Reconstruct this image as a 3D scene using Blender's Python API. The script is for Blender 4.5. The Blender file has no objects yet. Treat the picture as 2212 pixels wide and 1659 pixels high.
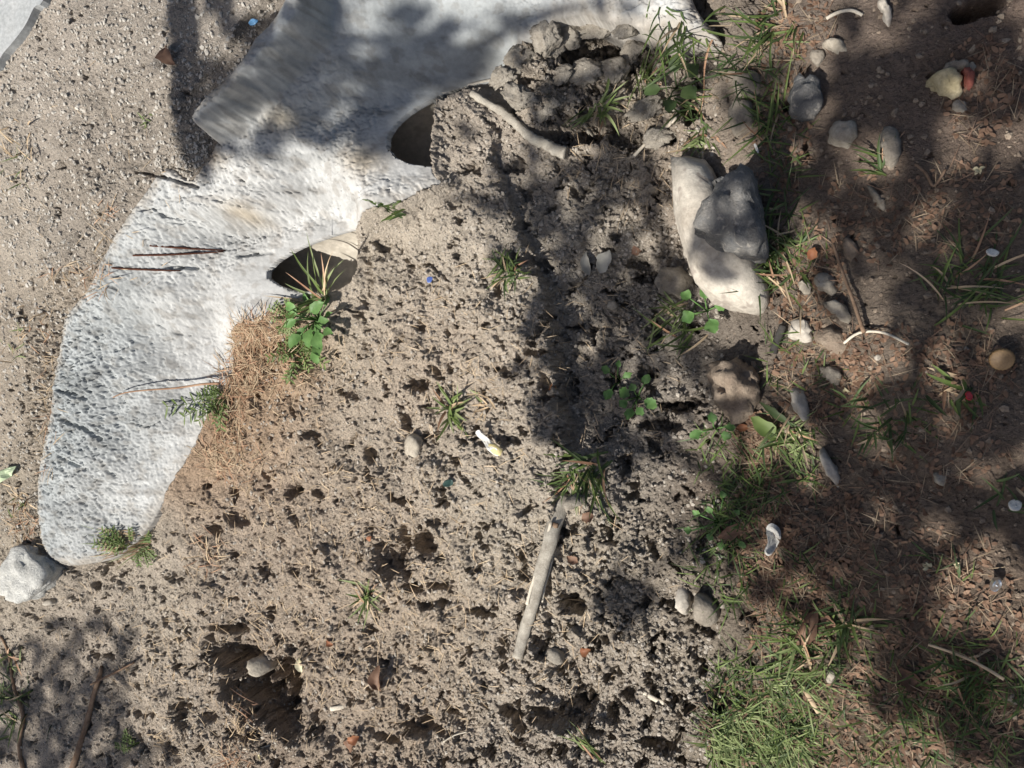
import bpy, math, random
import numpy as np
from mathutils import Vector, Matrix

random.seed(7)
RNG = np.random.default_rng(11)
sc = bpy.context.scene
COL = sc.collection

# ------------------------------------------------------------------ camera
TILT = math.radians(20.0)          # lens leans this far from straight down, toward the road
DIST = 1.5                         # metres from lens to the ditch bed at the middle of the frame
HFOV = math.radians(66.0)
W0, H0P = 2212.0, 1659.0           # pixel frame the notes were taken in
FPX = (W0 / 2) / math.tan(HFOV / 2)
CDIR = np.array([-math.sin(TILT), 0.0, -math.cos(TILT)])
CRIGHT = np.array([math.cos(TILT), 0.0, -math.sin(TILT)])
CUP = np.array([0.0, 1.0, 0.0])
CPOS = -CDIR * DIST
cam_d = bpy.data.cameras.new('camera'); cam = bpy.data.objects.new('camera', cam_d)
COL.objects.link(cam)
cam_d.sensor_fit = 'HORIZONTAL'; cam_d.angle = HFOV; cam_d.clip_start = 0.02; cam_d.clip_end = 500
cam.matrix_world = Matrix(((CRIGHT[0], CUP[0], -CDIR[0], CPOS[0]), (CRIGHT[1], CUP[1], -CDIR[1], CPOS[1]),
                           (CRIGHT[2], CUP[2], -CDIR[2], CPOS[2]), (0, 0, 0, 1)))
sc.camera = cam

# ------------------------------------------------------------------ sky and sun
SUN_EL = math.radians(51.0)
TRAVEL = np.array([0.56, 0.83])                    # ground direction in which shadows fall
TRAVEL = TRAVEL / np.linalg.norm(TRAVEL)
SUN = np.array([-TRAVEL[0] * math.cos(SUN_EL), -TRAVEL[1] * math.cos(SUN_EL), math.sin(SUN_EL)])
world = bpy.data.worlds.new('World'); sc.world = world; world.use_nodes = True
wn = world.node_tree.nodes; wl = world.node_tree.links
sky = wn.new('ShaderNodeTexSky'); sky.sky_type = 'NISHITA'; sky.sun_disc = False; sky.dust_density = 2.5; sky.ozone_density = 0.7
sky.sun_elevation = SUN_EL; sky.sun_rotation = math.atan2(SUN[0], SUN[1])
wl.new(sky.outputs[0], wn['Background'].inputs[0]); wn['Background'].inputs[1].default_value = 0.058
sun_d = bpy.data.lights.new('sun', 'SUN'); sun_d.energy = 5.0; sun_d.angle = math.radians(0.53)
sun_d.color = (1.0, 0.95, 0.87)
sun = bpy.data.objects.new('sun', sun_d); COL.objects.link(sun)
sun.rotation_euler = Vector(SUN).to_track_quat('Z', 'Y').to_euler(); sun.location = (-3, -4, 6)
sc.view_settings.view_transform = 'Standard'; sc.view_settings.look = 'None'
sc.view_settings.gamma = 1.0; sc.view_settings.exposure = 0.38
sc.view_settings.use_curve_mapping = False
sc.cycles.max_bounces = 6; sc.cycles.diffuse_bounces = 3; sc.cycles.glossy_bounces = 2
sc.cycles.transmission_bounces = 4; sc.cycles.transparent_max_bounces = 6

# ------------------------------------------------------------------ helpers: pixels, noise
def p2w(px, py, z):
    """point of the camera ray through (px, py) at height z"""
    px = np.asarray(px, float); py = np.asarray(py, float); z = np.asarray(z, float)
    a = (px - W0 / 2) / FPX; b = (H0P / 2 - py) / FPX
    dx = CDIR[0] + a * CRIGHT[0]; dz = CDIR[2] + a * CRIGHT[2]
    s = (z - CPOS[2]) / dz
    return np.stack([CPOS[0] + s * dx, s * b, z + 0 * s], -1)

def hsh(ix, iy, seed):
    h = (ix.astype(np.int64) * 374761393 + iy.astype(np.int64) * 668265263 + seed * 1442695041) & 0xFFFFFFFF
    h = ((h ^ (h >> 13)) * 1274126177) & 0xFFFFFFFF
    h = ((h ^ (h >> 16)) * 2246822519) & 0xFFFFFFFF
    return ((h ^ (h >> 15)) & 0xFFFFFF).astype(np.float32) / 16777215.0

def perlin(x, y, seed=0):
    xi = np.floor(x); yi = np.floor(y)
    fx = (x - xi).astype(np.float32); fy = (y - yi).astype(np.float32)
    xi = xi.astype(np.int64); yi = yi.astype(np.int64)
    u = fx * fx * fx * (fx * (fx * 6 - 15) + 10); v = fy * fy * fy * (fy * (fy * 6 - 15) + 10)
    def g(ax, ay, dx, dy):
        t = hsh(ax, ay, seed) * 6.2831853
        return np.cos(t) * dx + np.sin(t) * dy
    n00 = g(xi, yi, fx, fy); n10 = g(xi + 1, yi, fx - 1, fy)
    n01 = g(xi, yi + 1, fx, fy - 1); n11 = g(xi + 1, yi + 1, fx - 1, fy - 1)
    a = n00 + u * (n10 - n00); b = n01 + u * (n11 - n01)
    return (a + v * (b - a)) * 1.5

def fbm(x, y, seed=0, octv=4, lac=2.0, gain=0.5):
    s = 0; a = 1.0
    for o in range(octv):
        s = s + a * perlin(x, y, seed + o * 17); x = x * lac; y = y * lac; a *= gain
    return s

def clods(x, y, seed, present=0.6, rmin=0.25, rmax=0.8):
    """field of half-buried lumps in unit cells: height of the tallest dome at each point"""
    xi = np.floor(x); yi = np.floor(y); out = np.zeros(x.shape, np.float32)
    for dx in (-1, 0, 1):
        for dy in (-1, 0, 1):
            cx = xi + dx; cy = yi + dy
            ix = cx.astype(np.int64); iy = cy.astype(np.int64)
            r = rmin + (rmax - rmin) * hsh(ix, iy, seed + 3)
            on = hsh(ix, iy, seed + 5) < present
            d2 = (x - cx - hsh(ix, iy, seed + 1)) ** 2 + (y - cy - hsh(ix, iy, seed + 2)) ** 2
            h = np.where(on, r * np.sqrt(np.clip(1 - d2 / (r * r), 0, 1)), 0)
            out = np.maximum(out, h.astype(np.float32))
    return out

def sstep(a, b, x):
    t = np.clip((x - a) / (b - a), 0, 1); return t * t * (3 - 2 * t)

def kernel(pts, vals, X, Y, sig):
    """smooth weighted blend of control values; far away it settles on the nearest ones"""
    num = np.zeros(X.shape + (() if vals.ndim == 1 else (vals.shape[1],)), np.float32); den = np.zeros(X.shape, np.float32)
    for (px, py), v in zip(pts, vals):
        d2 = (X - px) ** 2 + (Y - py) ** 2
        w = (np.exp(-d2 / (2 * sig * sig)) + 2e-5 / (d2 + 0.01) ** 2 * 0.01).astype(np.float32)
        den += w
        num += (w * v) if vals.ndim == 1 else w[..., None] * v
    return num / (den if vals.ndim == 1 else den[..., None])

def poly_dist(P, X, Y):
    """signed distance to a closed polygon, positive inside"""
    best = np.full(X.shape, 1e9, np.float32); ins = np.zeros(X.shape, bool)
    n = len(P)
    for i in range(n):
        ax, ay = P[i]; bx, by = P[(i + 1) % n]
        ex, ey = bx - ax, by - ay; L = ex * ex + ey * ey + 1e-12
        t = np.clip(((X - ax) * ex + (Y - ay) * ey) / L, 0, 1)
        best = np.minimum(best, (X - ax - t * ex) ** 2 + (Y - ay - t * ey) ** 2)
        c = ((ay > Y) != (by > Y))
        if by != ay:
            ins ^= c & (X < (bx - ax) * (Y - ay) / (by - ay) + ax)
    d = np.sqrt(best)
    return np.where(ins, d, -d)

def smooth_line(pts, sub=4, closed=False):
    pts = np.asarray(pts, float); n = len(pts); out = []
    rng = range(n if closed else n - 1)
    for i in rng:
        if closed: p0, p1, p2, p3 = pts[i - 1], pts[i], pts[(i + 1) % n], pts[(i + 2) % n]
        else: p0, p1, p2, p3 = pts[max(i - 1, 0)], pts[i], pts[i + 1], pts[min(i + 2, n - 1)]
        for k in range(sub):
            t = k / sub
            out.append(0.5 * ((2 * p1) + (-p0 + p2) * t + (2 * p0 - 5 * p1 + 4 * p2 - p3) * t * t + (-p0 + 3 * p1 - 3 * p2 + p3) * t ** 3))
    if not closed: out.append(pts[-1])
    return np.array(out)

# ------------------------------------------------------------------ helpers: meshes, objects
def mesh_np(name, V, F, smooth=True):
    """mesh from vertex array and an (n,3) or (n,4) face array"""
    V = np.asarray(V, np.float32); F = np.asarray(F, np.int32)
    me = bpy.data.meshes.new(name); k = F.shape[1]
    me.vertices.add(len(V)); me.vertices.foreach_set('co', V.ravel())
    me.loops.add(F.size); me.loops.foreach_set('vertex_index', F.ravel())
    me.polygons.add(len(F)); me.polygons.foreach_set('loop_start', np.arange(0, F.size, k, dtype=np.int32))
    me.polygons.foreach_set('loop_total', np.full(len(F), k, np.int32))
    me.update(calc_edges=True)
    me.polygons.foreach_set('use_smooth', np.full(len(F), smooth)); me.update()
    return me

def mesh_py(name, V, F, smooth=True):
    me = bpy.data.meshes.new(name); me.from_pydata([tuple(v) for v in V], [], [tuple(f) for f in F]); me.update()
    for p in me.polygons: p.use_smooth = smooth
    return me

def col_attr(me, C):
    a = me.color_attributes.new('tint', 'FLOAT_COLOR', 'POINT')
    a.data.foreach_set('color', np.concatenate([C, np.ones((len(C), 1))], 1).astype(np.float32).ravel())

def link(name, me, mat, parent=None, loc=None):
    o = bpy.data.objects.new(name, me); COL.objects.link(o)
    if me is not None and mat is not None and not me.materials: me.materials.append(mat)
    if parent is not None: o.parent = parent
    if loc is not None: o.location = [float(c) for c in loc]
    return o

def tag(o, label, cat, group=None, kind=None):
    o['label'] = label
    if cat: o['category'] = cat
    if group: o['group'] = group
    if kind: o['kind'] = kind
    return o

class MB:
    """collects vertices and faces of one mesh"""
    def __init__(s): s.V = []; s.F = []
    def add(s, V, F):
        b = len(s.V); s.V += [tuple(map(float, v)) for v in V]; s.F += [tuple(i + b for i in f) for f in F]
    def tube(s, pts, rad, seg=8, flat=1.0, rough=0.0, cap=True):
        pts = [np.asarray(p, float) for p in pts]; n = len(pts); V = []; F = []
        for i, p in enumerate(pts):
            d = pts[min(i + 1, n - 1)] - pts[max(i - 1, 0)]; d = d / (np.linalg.norm(d) + 1e-9)
            up = np.array([0, 0, 1.0]) if abs(d[2]) < 0.9 else np.array([1.0, 0, 0])
            a = np.cross(d, up); a /= np.linalg.norm(a); b = np.cross(a, d)
            r = rad[i] if hasattr(rad, '__len__') else rad
            for k in range(seg):
                t = 2 * math.pi * k / seg; rr = r * (1 + rough * random.uniform(-1, 1))
                V.append(p + a * math.cos(t) * rr + b * math.sin(t) * rr * flat)
        for i in range(n - 1):
            for k in range(seg):
                F.append((i * seg + k, i * seg + (k + 1) % seg, (i + 1) * seg + (k + 1) % seg, (i + 1) * seg + k))
        if cap:
            F.append(tuple(range(seg))[::-1]); F.append(tuple((n - 1) * seg + k for k in range(seg)))
        s.add(V, F)
    def ribbon(s, pts, wid, roll=0.0):
        """a leaf blade: flat strip with a slight keel"""
        pts = [np.asarray(p, float) for p in pts]; n = len(pts); V = []; F = []
        for i, p in enumerate(pts):
            d = pts[min(i + 1, n - 1)] - pts[max(i - 1, 0)]; d = d / (np.linalg.norm(d) + 1e-9)
            a = np.cross(d, (0, 0, 1.0)); na = np.linalg.norm(a)
            a = a / na if na > 0.05 else np.array([1.0, 0, 0]); b = np.cross(a, d)
            a = a * math.cos(roll) + b * math.sin(roll); b = np.cross(a, d)
            w = wid[i]
            V += [p - a * w, p - b * w * 0.5, p + a * w]
        for i in range(n - 1):
            k = 3 * i; F += [(k, k + 1, k + 4, k + 3), (k + 1, k + 2, k + 5, k + 4)]
        s.add(V, F)
    def build(s, name, mat, parent=None, smooth=True, loc=None):
        return link(name, mesh_py(name, s.V, s.F, smooth), mat, parent, loc)

# ------------------------------------------------------------------ materials
def nodes_of(name, rough=0.9, spec=0.2):
    m = bpy.data.materials.new(name); m.use_nodes = True
    nt = m.node_tree; b = nt.nodes['Principled BSDF']
    b.inputs['Roughness'].default_value = rough; b.inputs['Specular IOR Level'].default_value = spec
    return m, nt, b

def N(nt, t, **kw):
    n = nt.nodes.new(t)
    for k, v in kw.items():
        if k in n.inputs: n.inputs[k].default_value = v
        else: setattr(n, k, v)
    return n

def noise_n(nt, scale, detail=4, rough=0.6, coord='Object'):
    tc = nt.nodes.get('tc') or N(nt, 'ShaderNodeTexCoord'); tc.name = 'tc'
    n = N(nt, 'ShaderNodeTexNoise'); n.inputs['Scale'].default_value = scale
    n.inputs['Detail'].default_value = detail; n.inputs['Roughness'].default_value = rough
    nt.links.new(tc.outputs[coord], n.inputs['Vector']); return n

def ramp(nt, src, stops):
    r = N(nt, 'ShaderNodeValToRGB'); el = r.color_ramp.elements
    while len(el) < len(stops): el.new(0.5)
    for e, (p, c) in zip(el, stops):
        e.position = p; e.color = (c[0], c[1], c[2], 1) if hasattr(c, '__len__') else (c, c, c, 1)
    nt.links.new(src, r.inputs[0]); return r

def mix(nt, a, b, fac, mode='MIX'):
    m = N(nt, 'ShaderNodeMix'); m.data_type = 'RGBA'; m.blend_type = mode
    for s, v in ((m.inputs['Factor'], fac), (m.inputs['A'], a), (m.inputs['B'], b)):
        if hasattr(v, 'is_linked'): nt.links.new(v, s)
        elif hasattr(v, '__len__'): s.default_value = (*v[:3], 1)
        else: s.default_value = v if s.type == 'VALUE' else (v, v, v, 1)
    return m.outputs['Result']

def bump(nt, b, height, strength=0.4, dist=0.002):
    n = N(nt, 'ShaderNodeBump'); n.inputs['Strength'].default_value = strength; n.inputs['Distance'].default_value = dist
    nt.links.new(height, n.inputs['Height']); nt.links.new(n.outputs[0], b.inputs['Normal'])

def mat_soil():
    m, nt, b = nodes_of('soil', 0.97, 0.1)
    at = N(nt, 'ShaderNodeVertexColor'); at.layer_name = 'tint'
    n1 = noise_n(nt, 26, 6, 0.65); n2 = noise_n(nt, 230, 5, 0.75); n3 = noise_n(nt, 520, 2, 0.6)
    r1 = ramp(nt, n1.outputs['Fac'], [(0.3, 0.74), (0.5, 1.0), (0.72, 1.16)])
    r2 = ramp(nt, n2.outputs['Fac'], [(0.3, 0.62), (0.52, 1.0), (0.75, 1.30)])
    c = mix(nt, at.outputs['Color'], r1.outputs[0], 1.0, 'MULTIPLY')
    c = mix(nt, c, r2.outputs[0], 1.0, 'MULTIPLY')
    r3 = ramp(nt, n3.outputs['Fac'], [(0.69, 0.0), (0.74, 1.0)])
    c = mix(nt, c, (0.55, 0.52, 0.47), r3.outputs[0])
    nt.links.new(c, b.inputs['Base Color'])
    bump(nt, b, n2.outputs['Fac'], 1.0, 0.012)
    return m

def mat_concrete():
    m, nt, b = nodes_of('concrete', 0.88, 0.25)
    at = N(nt, 'ShaderNodeVertexColor'); at.layer_name = 'tint'
    n1 = noise_n(nt, 9, 5, 0.6); n2 = noise_n(nt, 60, 5, 0.7); n3 = noise_n(nt, 420, 3, 0.6)
    r1 = ramp(nt, n1.outputs['Fac'], [(0.3, 0.80), (0.5, 0.98), (0.7, 1.08)])
    r2 = ramp(nt, n2.outputs['Fac'], [(0.3, 0.82), (0.55, 1.0), (0.75, 1.1)])
    c = mix(nt, at.outputs['Color'], r1.outputs[0], 1.0, 'MULTIPLY')
    c = mix(nt, c, r2.outputs[0], 1.0, 'MULTIPLY')
    nt.links.new(c, b.inputs['Base Color'])
    h = mix(nt, n2.outputs['Fac'], n3.outputs['Fac'], 0.5)
    bump(nt, b, h, 0.35, 0.0015)
    return m

def mat_rock(name, c0, c1, scale=40, rough=0.9, spec=0.2, bstr=0.6, bdist=0.003, speck=None):
    m, nt, b = nodes_of(name, rough, spec)
    n1 = noise_n(nt, scale, 6, 0.65); n2 = noise_n(nt, scale * 7, 4, 0.7)
    r = ramp(nt, n1.outputs['Fac'], [(0.32, c0), (0.66, c1)])
    r2 = ramp(nt, n2.outputs['Fac'], [(0.3, 0.75), (0.7, 1.15)])
    c = mix(nt, r.outputs[0], r2.outputs[0], 1.0, 'MULTIPLY')
    if speck:
        n3 = noise_n(nt, scale * 2.2, 2, 0.5); r3 = ramp(nt, n3.outputs['Fac'], [(0.58, 0.0), (0.66, 1.0)])
        c = mix(nt, c, speck, r3.outputs[0])
    nt.links.new(c, b.inputs['Base Color'])
    bump(nt, b, n2.outputs['Fac'], bstr, bdist)
    return m

def mat_leaf(name, c0, c1, scale=30, rough=0.55, trans=0.3):
    m, nt, b = nodes_of(name, rough, 0.35)
    n1 = noise_n(nt, scale, 3, 0.6)
    oi = N(nt, 'ShaderNodeObjectInfo')
    r = ramp(nt, n1.outputs['Fac'], [(0.3, c0), (0.7, c1)])
    hs = N(nt, 'ShaderNodeHueSaturation')
    mr = N(nt, 'ShaderNodeMapRange'); mr.inputs['To Min'].default_value = 0.8; mr.inputs['To Max'].default_value = 1.2
    nt.links.new(oi.outputs['Random'], mr.inputs['Value']); nt.links.new(mr.outputs[0], hs.inputs['Value'])
    nt.links.new(r.outputs[0], hs.inputs['Color']); nt.links.new(hs.outputs[0], b.inputs['Base Color'])
    tr = N(nt, 'ShaderNodeBsdfTranslucent'); nt.links.new(hs.outputs[0], tr.inputs['Color'])
    mx = N(nt, 'ShaderNodeMixShader'); mx.inputs[0].default_value = trans
    nt.links.new(b.outputs[0], mx.inputs[1]); nt.links.new(tr.outputs[0], mx.inputs[2])
    nt.links.new(mx.outputs[0], nt.nodes['Material Output'].inputs['Surface'])
    return m

M = {}
M['soil'] = mat_soil(); M['concrete'] = mat_concrete()
M['pipe'] = mat_rock('pipe_plastic', (0.44, 0.40, 0.34), (0.52, 0.48, 0.41), 12, 0.6, 0.3, 0.1, 0.001, (0.37, 0.335, 0.28))
M['pave'] = mat_rock('asphalt_pavement', (0.34, 0.36, 0.37), (0.42, 0.43, 0.43), 18, 0.9, 0.2, 0.3)
M['white_stone'] = mat_rock('white_stone', (0.36, 0.32, 0.27), (0.56, 0.52, 0.45), 16, 0.85, 0.25, 0.5, 0.003, (0.33, 0.29, 0.25))
M['pale_stone'] = mat_rock('pale_stone', (0.30, 0.26, 0.21), (0.45, 0.41, 0.34), 30, 0.9, 0.2, 0.6, 0.003)
M['grey_stone'] = mat_rock('grey_stone', (0.19, 0.165, 0.135), (0.33, 0.295, 0.245), 30, 0.9, 0.2, 0.7, 0.003)
M['dark_stone'] = mat_rock('dark_stone', (0.13, 0.135, 0.14), (0.24, 0.23, 0.215), 36, 0.9, 0.2, 0.9, 0.004, (0.34, 0.32, 0.29))
M['brown_stone'] = mat_rock('brown_stone', (0.19, 0.145, 0.11), (0.33, 0.27, 0.21), 28, 0.92, 0.15, 0.8, 0.004)
M['yellow_stone'] = mat_rock('yellow_stone', (0.36, 0.30, 0.17), (0.55, 0.48, 0.32), 30, 0.85, 0.2, 0.6)
M['brick_red'] = mat_rock('brick_red', (0.24, 0.075, 0.06), (0.36, 0.14, 0.11), 40, 0.9, 0.1, 0.6)
M['chunk'] = mat_rock('chunk_concrete', (0.42, 0.42, 0.40), (0.60, 0.60, 0.57), 30, 0.9, 0.2, 0.9, 0.004)
M['clod'] = mat_rock('dry_clod', (0.27, 0.24, 0.20), (0.42, 0.385, 0.33), 50, 0.97, 0.1, 1.0, 0.004)
M['crumb'] = mat_rock('soil_crumb', (0.32, 0.285, 0.24), (0.50, 0.455, 0.395), 60, 0.97, 0.1, 0.8, 0.003)
M['gravel'] = mat_rock('gravel', (0.33, 0.305, 0.27), (0.50, 0.475, 0.43), 38, 0.9, 0.2, 0.5, 0.002)
M['wood_grey'] = mat_rock('wood_grey', (0.25, 0.225, 0.19), (0.45, 0.42, 0.36), 60, 0.85, 0.2, 0.6, 0.002)
M['wood_brown'] = mat_rock('wood_brown', (0.16, 0.10, 0.065), (0.30, 0.21, 0.145), 60, 0.85, 0.2, 0.6, 0.002)
M['wood_black'] = mat_rock('wood_black', (0.022, 0.021, 0.02), (0.06, 0.055, 0.05), 60, 0.8, 0.3, 0.5, 0.002)
M['wood_white'] = mat_rock('wood_white', (0.52, 0.46, 0.37), (0.66, 0.61, 0.51), 60, 0.8, 0.2, 0.3, 0.001)
M['rust'] = mat_rock('rust', (0.055, 0.022, 0.015), (0.13, 0.055, 0.035), 90, 0.9, 0.2, 0.8, 0.002)
M['grass'] = mat_leaf('grass_green', (0.085, 0.135, 0.035), (0.165, 0.22, 0.07), 20)
M['grass_dark'] = mat_leaf('grass_dark', (0.05, 0.085, 0.03), (0.09, 0.13, 0.05), 20)
M['grass_pale'] = mat_leaf('grass_pale', (0.17, 0.225, 0.085), (0.29, 0.34, 0.16), 20)
M['weed'] = mat_leaf('weed_leaf', (0.09, 0.20, 0.055), (0.17, 0.31, 0.10), 60, 0.5)
M['straw'] = mat_leaf('straw', (0.40, 0.29, 0.18), (0.60, 0.48, 0.33), 25, 0.7, 0.15)
M['straw_red'] = mat_leaf('straw_red', (0.26, 0.13, 0.075), (0.48, 0.32, 0.21), 25, 0.7, 0.15)
M['leaf_orange'] = mat_leaf('leaf_orange', (0.24, 0.085, 0.04), (0.40, 0.19, 0.10), 60, 0.6, 0.2)
M['leaf_brown'] = mat_leaf('leaf_brown', (0.14, 0.075, 0.05), (0.27, 0.165, 0.11), 60, 0.65, 0.15)
M['leaf_grey'] = mat_leaf('leaf_grey', (0.22, 0.22, 0.20), (0.34, 0.33, 0.30), 50, 0.7, 0.1)
M['tree_leaf'] = mat_leaf('tree_leaf', (0.035, 0.085, 0.02), (0.07, 0.14, 0.035), 8, 0.5, 0.12)
M['bark'] = mat_rock('bark', (0.09, 0.07, 0.05), (0.20, 0.16, 0.12), 14, 0.95, 0.1, 1.0, 0.01)
M['paper'] = mat_rock('paper', (0.62, 0.60, 0.55), (0.74, 0.73, 0.69), 40, 0.8, 0.2, 0.3, 0.001)
M['paper_yellow'] = mat_rock('paper_yellow', (0.50, 0.40, 0.17), (0.66, 0.57, 0.30), 40, 0.7, 0.3, 0.3, 0.001)
M['blue_plastic'] = mat_rock('blue_plastic', (0.06, 0.10, 0.33), (0.10, 0.17, 0.45), 60, 0.4, 0.5, 0.1)
M['blue_pale'] = mat_rock('blue_pale', (0.10, 0.26, 0.48), (0.16, 0.36, 0.60), 60, 0.5, 0.5, 0.1)
M['red_plastic'] = mat_rock('red_plastic', (0.40, 0.02, 0.03), (0.56, 0.05, 0.06), 60, 0.4, 0.5, 0.1)
M['green_plastic'] = mat_rock('green_plastic', (0.36, 0.45, 0.28), (0.50, 0.58, 0.40), 40, 0.5, 0.4, 0.2)
M['dark_green'] = mat_rock('dark_green', (0.02, 0.05, 0.045), (0.05, 0.10, 0.085), 60, 0.4, 0.5, 0.2)
M['cap'] = mat_rock('cap_metal', (0.22, 0.13, 0.055), (0.36, 0.23, 0.11), 50, 0.5, 0.5, 0.3, 0.001)
m_, nt_, b_ = nodes_of('foil', 0.28, 0.5); b_.inputs['Metallic'].default_value = 0.95; b_.inputs['Base Color'].default_value = (0.75, 0.77, 0.8, 1); M['foil'] = m_
M['straw_bank'] = mat_leaf('straw_bank', (0.20, 0.145, 0.095), (0.40, 0.315, 0.215), 25, 0.75, 0.1)
M['straw_dark'] = mat_leaf('straw_dark', (0.11, 0.065, 0.045), (0.27, 0.18, 0.125), 25, 0.75, 0.1)
M['litter'] = mat_leaf('leaf_litter', (0.10, 0.055, 0.035), (0.30, 0.19, 0.125), 30, 0.7, 0.1)
M['petal'] = mat_leaf('petal', (0.62, 0.55, 0.33), (0.76, 0.71, 0.52), 60, 0.6, 0.25)

# ------------------------------------------------------------------ the lie of the land
# soil heights noted as (pixel x, pixel y, height in metres)
SOIL_Z = [(770, 560, .022), (830, 500, .03), (900, 700, .006), (700, 900, 0), (560, 760, .014), (480, 900, .012), (500, 1100, 0), (350, 1150, .012),
  (300, 1300, -.02), (100, 1420, -.03), (20, 1600, -.03), (200, 1640, -.03), (600, 1500, -.015), (1000, 1200, 0), (1100, 900, .01), (1150, 780, .022),
  (1120, 680, .024), (1175, 960, .02), (1030, 560, .028), (1000, 440, .045), (970, 330, .06), (1010, 220, .07), (1080, 500, .03), (1180, 480, .0),
  (1230, 560, -.02), (1300, 700, -.04), (1350, 850, -.05), (1400, 1000, -.035), (1250, 1080, 0), (1300, 1200, -.005), (1400, 1400, -.02), (1430, 1580, -.025),
  (1100, 1600, -.025), (850, 1500, -.012), (1000, 1400, -.005), (1080, 200, .075), (1100, 320, .05), (1180, 150, .07), (1300, 100, .03), (1300, 220, .03), (1240, 340, .01),
  (1380, 330, .0), (1450, 150, .0), (1470, 250, .0), (1420, 480, -.02), (1400, 600, -.03), (1480, 720, -.02), (1510, 900, .0),
  (1540, 300, .07), (1600, 150, .11), (1590, 420, .08), (1600, 620, .06), (1580, 760, .05), (1640, 880, .08), (1560, 1000, .03), (1570, 1200, .02), (1550, 1400, .01), (1560, 1600, .01),
  (1700, 100, .14), (1700, 400, .13), (1720, 700, .12), (1760, 1000, .11), (1740, 1300, .09), (1750, 1550, .07), (2000, 200, .17), (2000, 700, .17), (2000, 1200, .15), (2000, 1600, .13),
  (2200, 20, .20), (2200, 450, .20), (2200, 900, .20), (2200, 1300, .18), (2200, 1640, .17),
  (1640, 20, .14), (1800, -120, .18), (1600, -100, .15), (1450, 100, .0), (1350, 70, .03)]
ROAD_Z = [(0, 60, .235), (0, 300, .225), (120, 60, .235), (300, 60, .235), (200, 250, .225), (100, 500, .20), (60, 700, .17), (60, 850, .145), (40, 1000, .115), (30, 1120, .085),
  (20, 1180, .055), (430, 120, .235), (540, 20, .245), (330, 330, .215), (390, 340, .225), (180, 560, .195), (260, 400, .21), (0, 1250, .02), (300, -200, .24), (560, -120, .25)]
CTRL = SOIL_Z + ROAD_Z
CP = p2w([c[0] for c in CTRL], [c[1] for c in CTRL], [c[2] for c in CTRL])

# outline of the concrete headwall, clockwise from the road side
WALL = [(640, -330, .30), (625, -120, .30), (595, 0, .298), (554, 51, .297), (533, 75, .295), (513, 113, .292), (475, 171, .288), (427, 239, .275), (441, 290, .24), (420, 345, .225), (396, 386, .215), (345, 357, .225),
  (297, 417, .215), (239, 506, .205), (205, 560, .20), (185, 612, .19), (128, 677, .18), (116, 731, .17), (106, 807, .16), (96, 882, .15), (82, 967, .13), (70, 1053, .11), (72, 1157, .085), (89, 1201, .075),
  (116, 1220, .065), (147, 1225, .06), (212, 1216, .05), (245, 1205, .045), (295, 1165, .035), (335, 1120, .03), (380, 1040, .025), (428, 962, .022), (465, 880, .02), (502, 810, .02), (512, 760, .02), (532, 716, .02), (595, 692, .02),
  (650, 658, .02), (690, 642, .016), (772, 610, .016), (778, 500, .026), (830, 474, .03), (890, 455, .036), (930, 425, .042), (968, 402, .048), (952, 385, .05), (942, 320, .055), (942, 225, .064), (962, 210, .066), (985, 190, .068),
  (1010, 176, .07), (1058, 168, .072), (1062, 145, .074), (1095, 125, .078), (1120, 95, .085), (1160, 80, .09), (1185, 50, .10), (1215, 34, .105), (1265, 26, .11), (1320, 42, .112), (1400, 58, .115), (1480, 76, .12), (1553, 90, .125), (1545, 60, .135),
  (1500, 0, .15), (1460, -120, .18), (1440, -330, .2)]
_wp = smooth_line(WALL, 3, True)
WP = p2w(_wp[:, 0], _wp[:, 1], _wp[:, 2])[:, :2]
# heights on its face
FACE_Z = [(x, y, z if i > 8 else .222) for i, (x, y, z) in enumerate(WALL)] + [(552, 600, .084), (690, 512, .05), (630, 640, .045), (740, 500, .034), (833, 320, .118), (880, 260, .098), (890, 400, .08), (960, 280, .052),
  (400, 480, .165), (330, 620, .15), (480, 620, .10), (250, 760, .135), (380, 760, .07), (300, 900, .085), (420, 850, .04), (180, 1000, .105), (300, 1040, .058), (160, 1140, .082), (250, 1130, .05), (370, 960, .042),
  (560, 470, .12), (700, 430, .11), (540, 330, .19), (700, 250, .18), (800, 180, .165), (650, 120, .205), (800, 60, .18), (950, 60, .13), (1000, 120, .10), (600, 200, .20), (1100, 30, .125), (750, 350, .16), (795, 325, .14), (480, 400, .175), (860, 430, .055), (900, 130, .125),
  (700, 10, .22), (1000, -80, .17), (1250, -60, .14), (1400, 0, .135), (760, -60, .22), (430, 300, .225), (470, 290, .215), (150, 800, .157), (130, 950, .134), (110, 1100, .10)]
FP = p2w([c[0] for c in FACE_Z], [c[1] for c in FACE_Z], [c[2] for c in FACE_Z])

# lattice: about one vertex per rendered pixel inside the view, growing cells outside it
XA, XB, NU, NV = -1.45, 0.85, 1100, 880
def extend(a, lo, hi, n):
    st = (a[-1] - a[0]) / (len(a) - 1); g = (hi - a[-1]); r = (g / st) ** (1 / n)
    up = a[-1] + np.array([st * r ** k for k in range(1, n + 1)]); up[-1] = hi
    dn = a[0] - np.array([st * r ** k for k in range(1, n + 1)]); dn[-1] = lo
    return np.concatenate([dn[::-1], a, up])
UX = extend(np.linspace(XA, XB, NU), -80, 80, 22)
VY = extend(np.linspace(-1, 1, NV), -110, 110, 22)
def half_w(x): return np.interp(x, [XA, XB], [1.05, 0.58])
X = np.repeat(UX[:, None], len(VY), 1); Y = half_w(UX)[:, None] * VY[None, :]
X = X.astype(np.float64); Y = Y.astype(np.float64)
near = 1 - sstep(1.15, 1.9, np.hypot(X + 0.15, Y))       # 1 inside the dense patch

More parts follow.
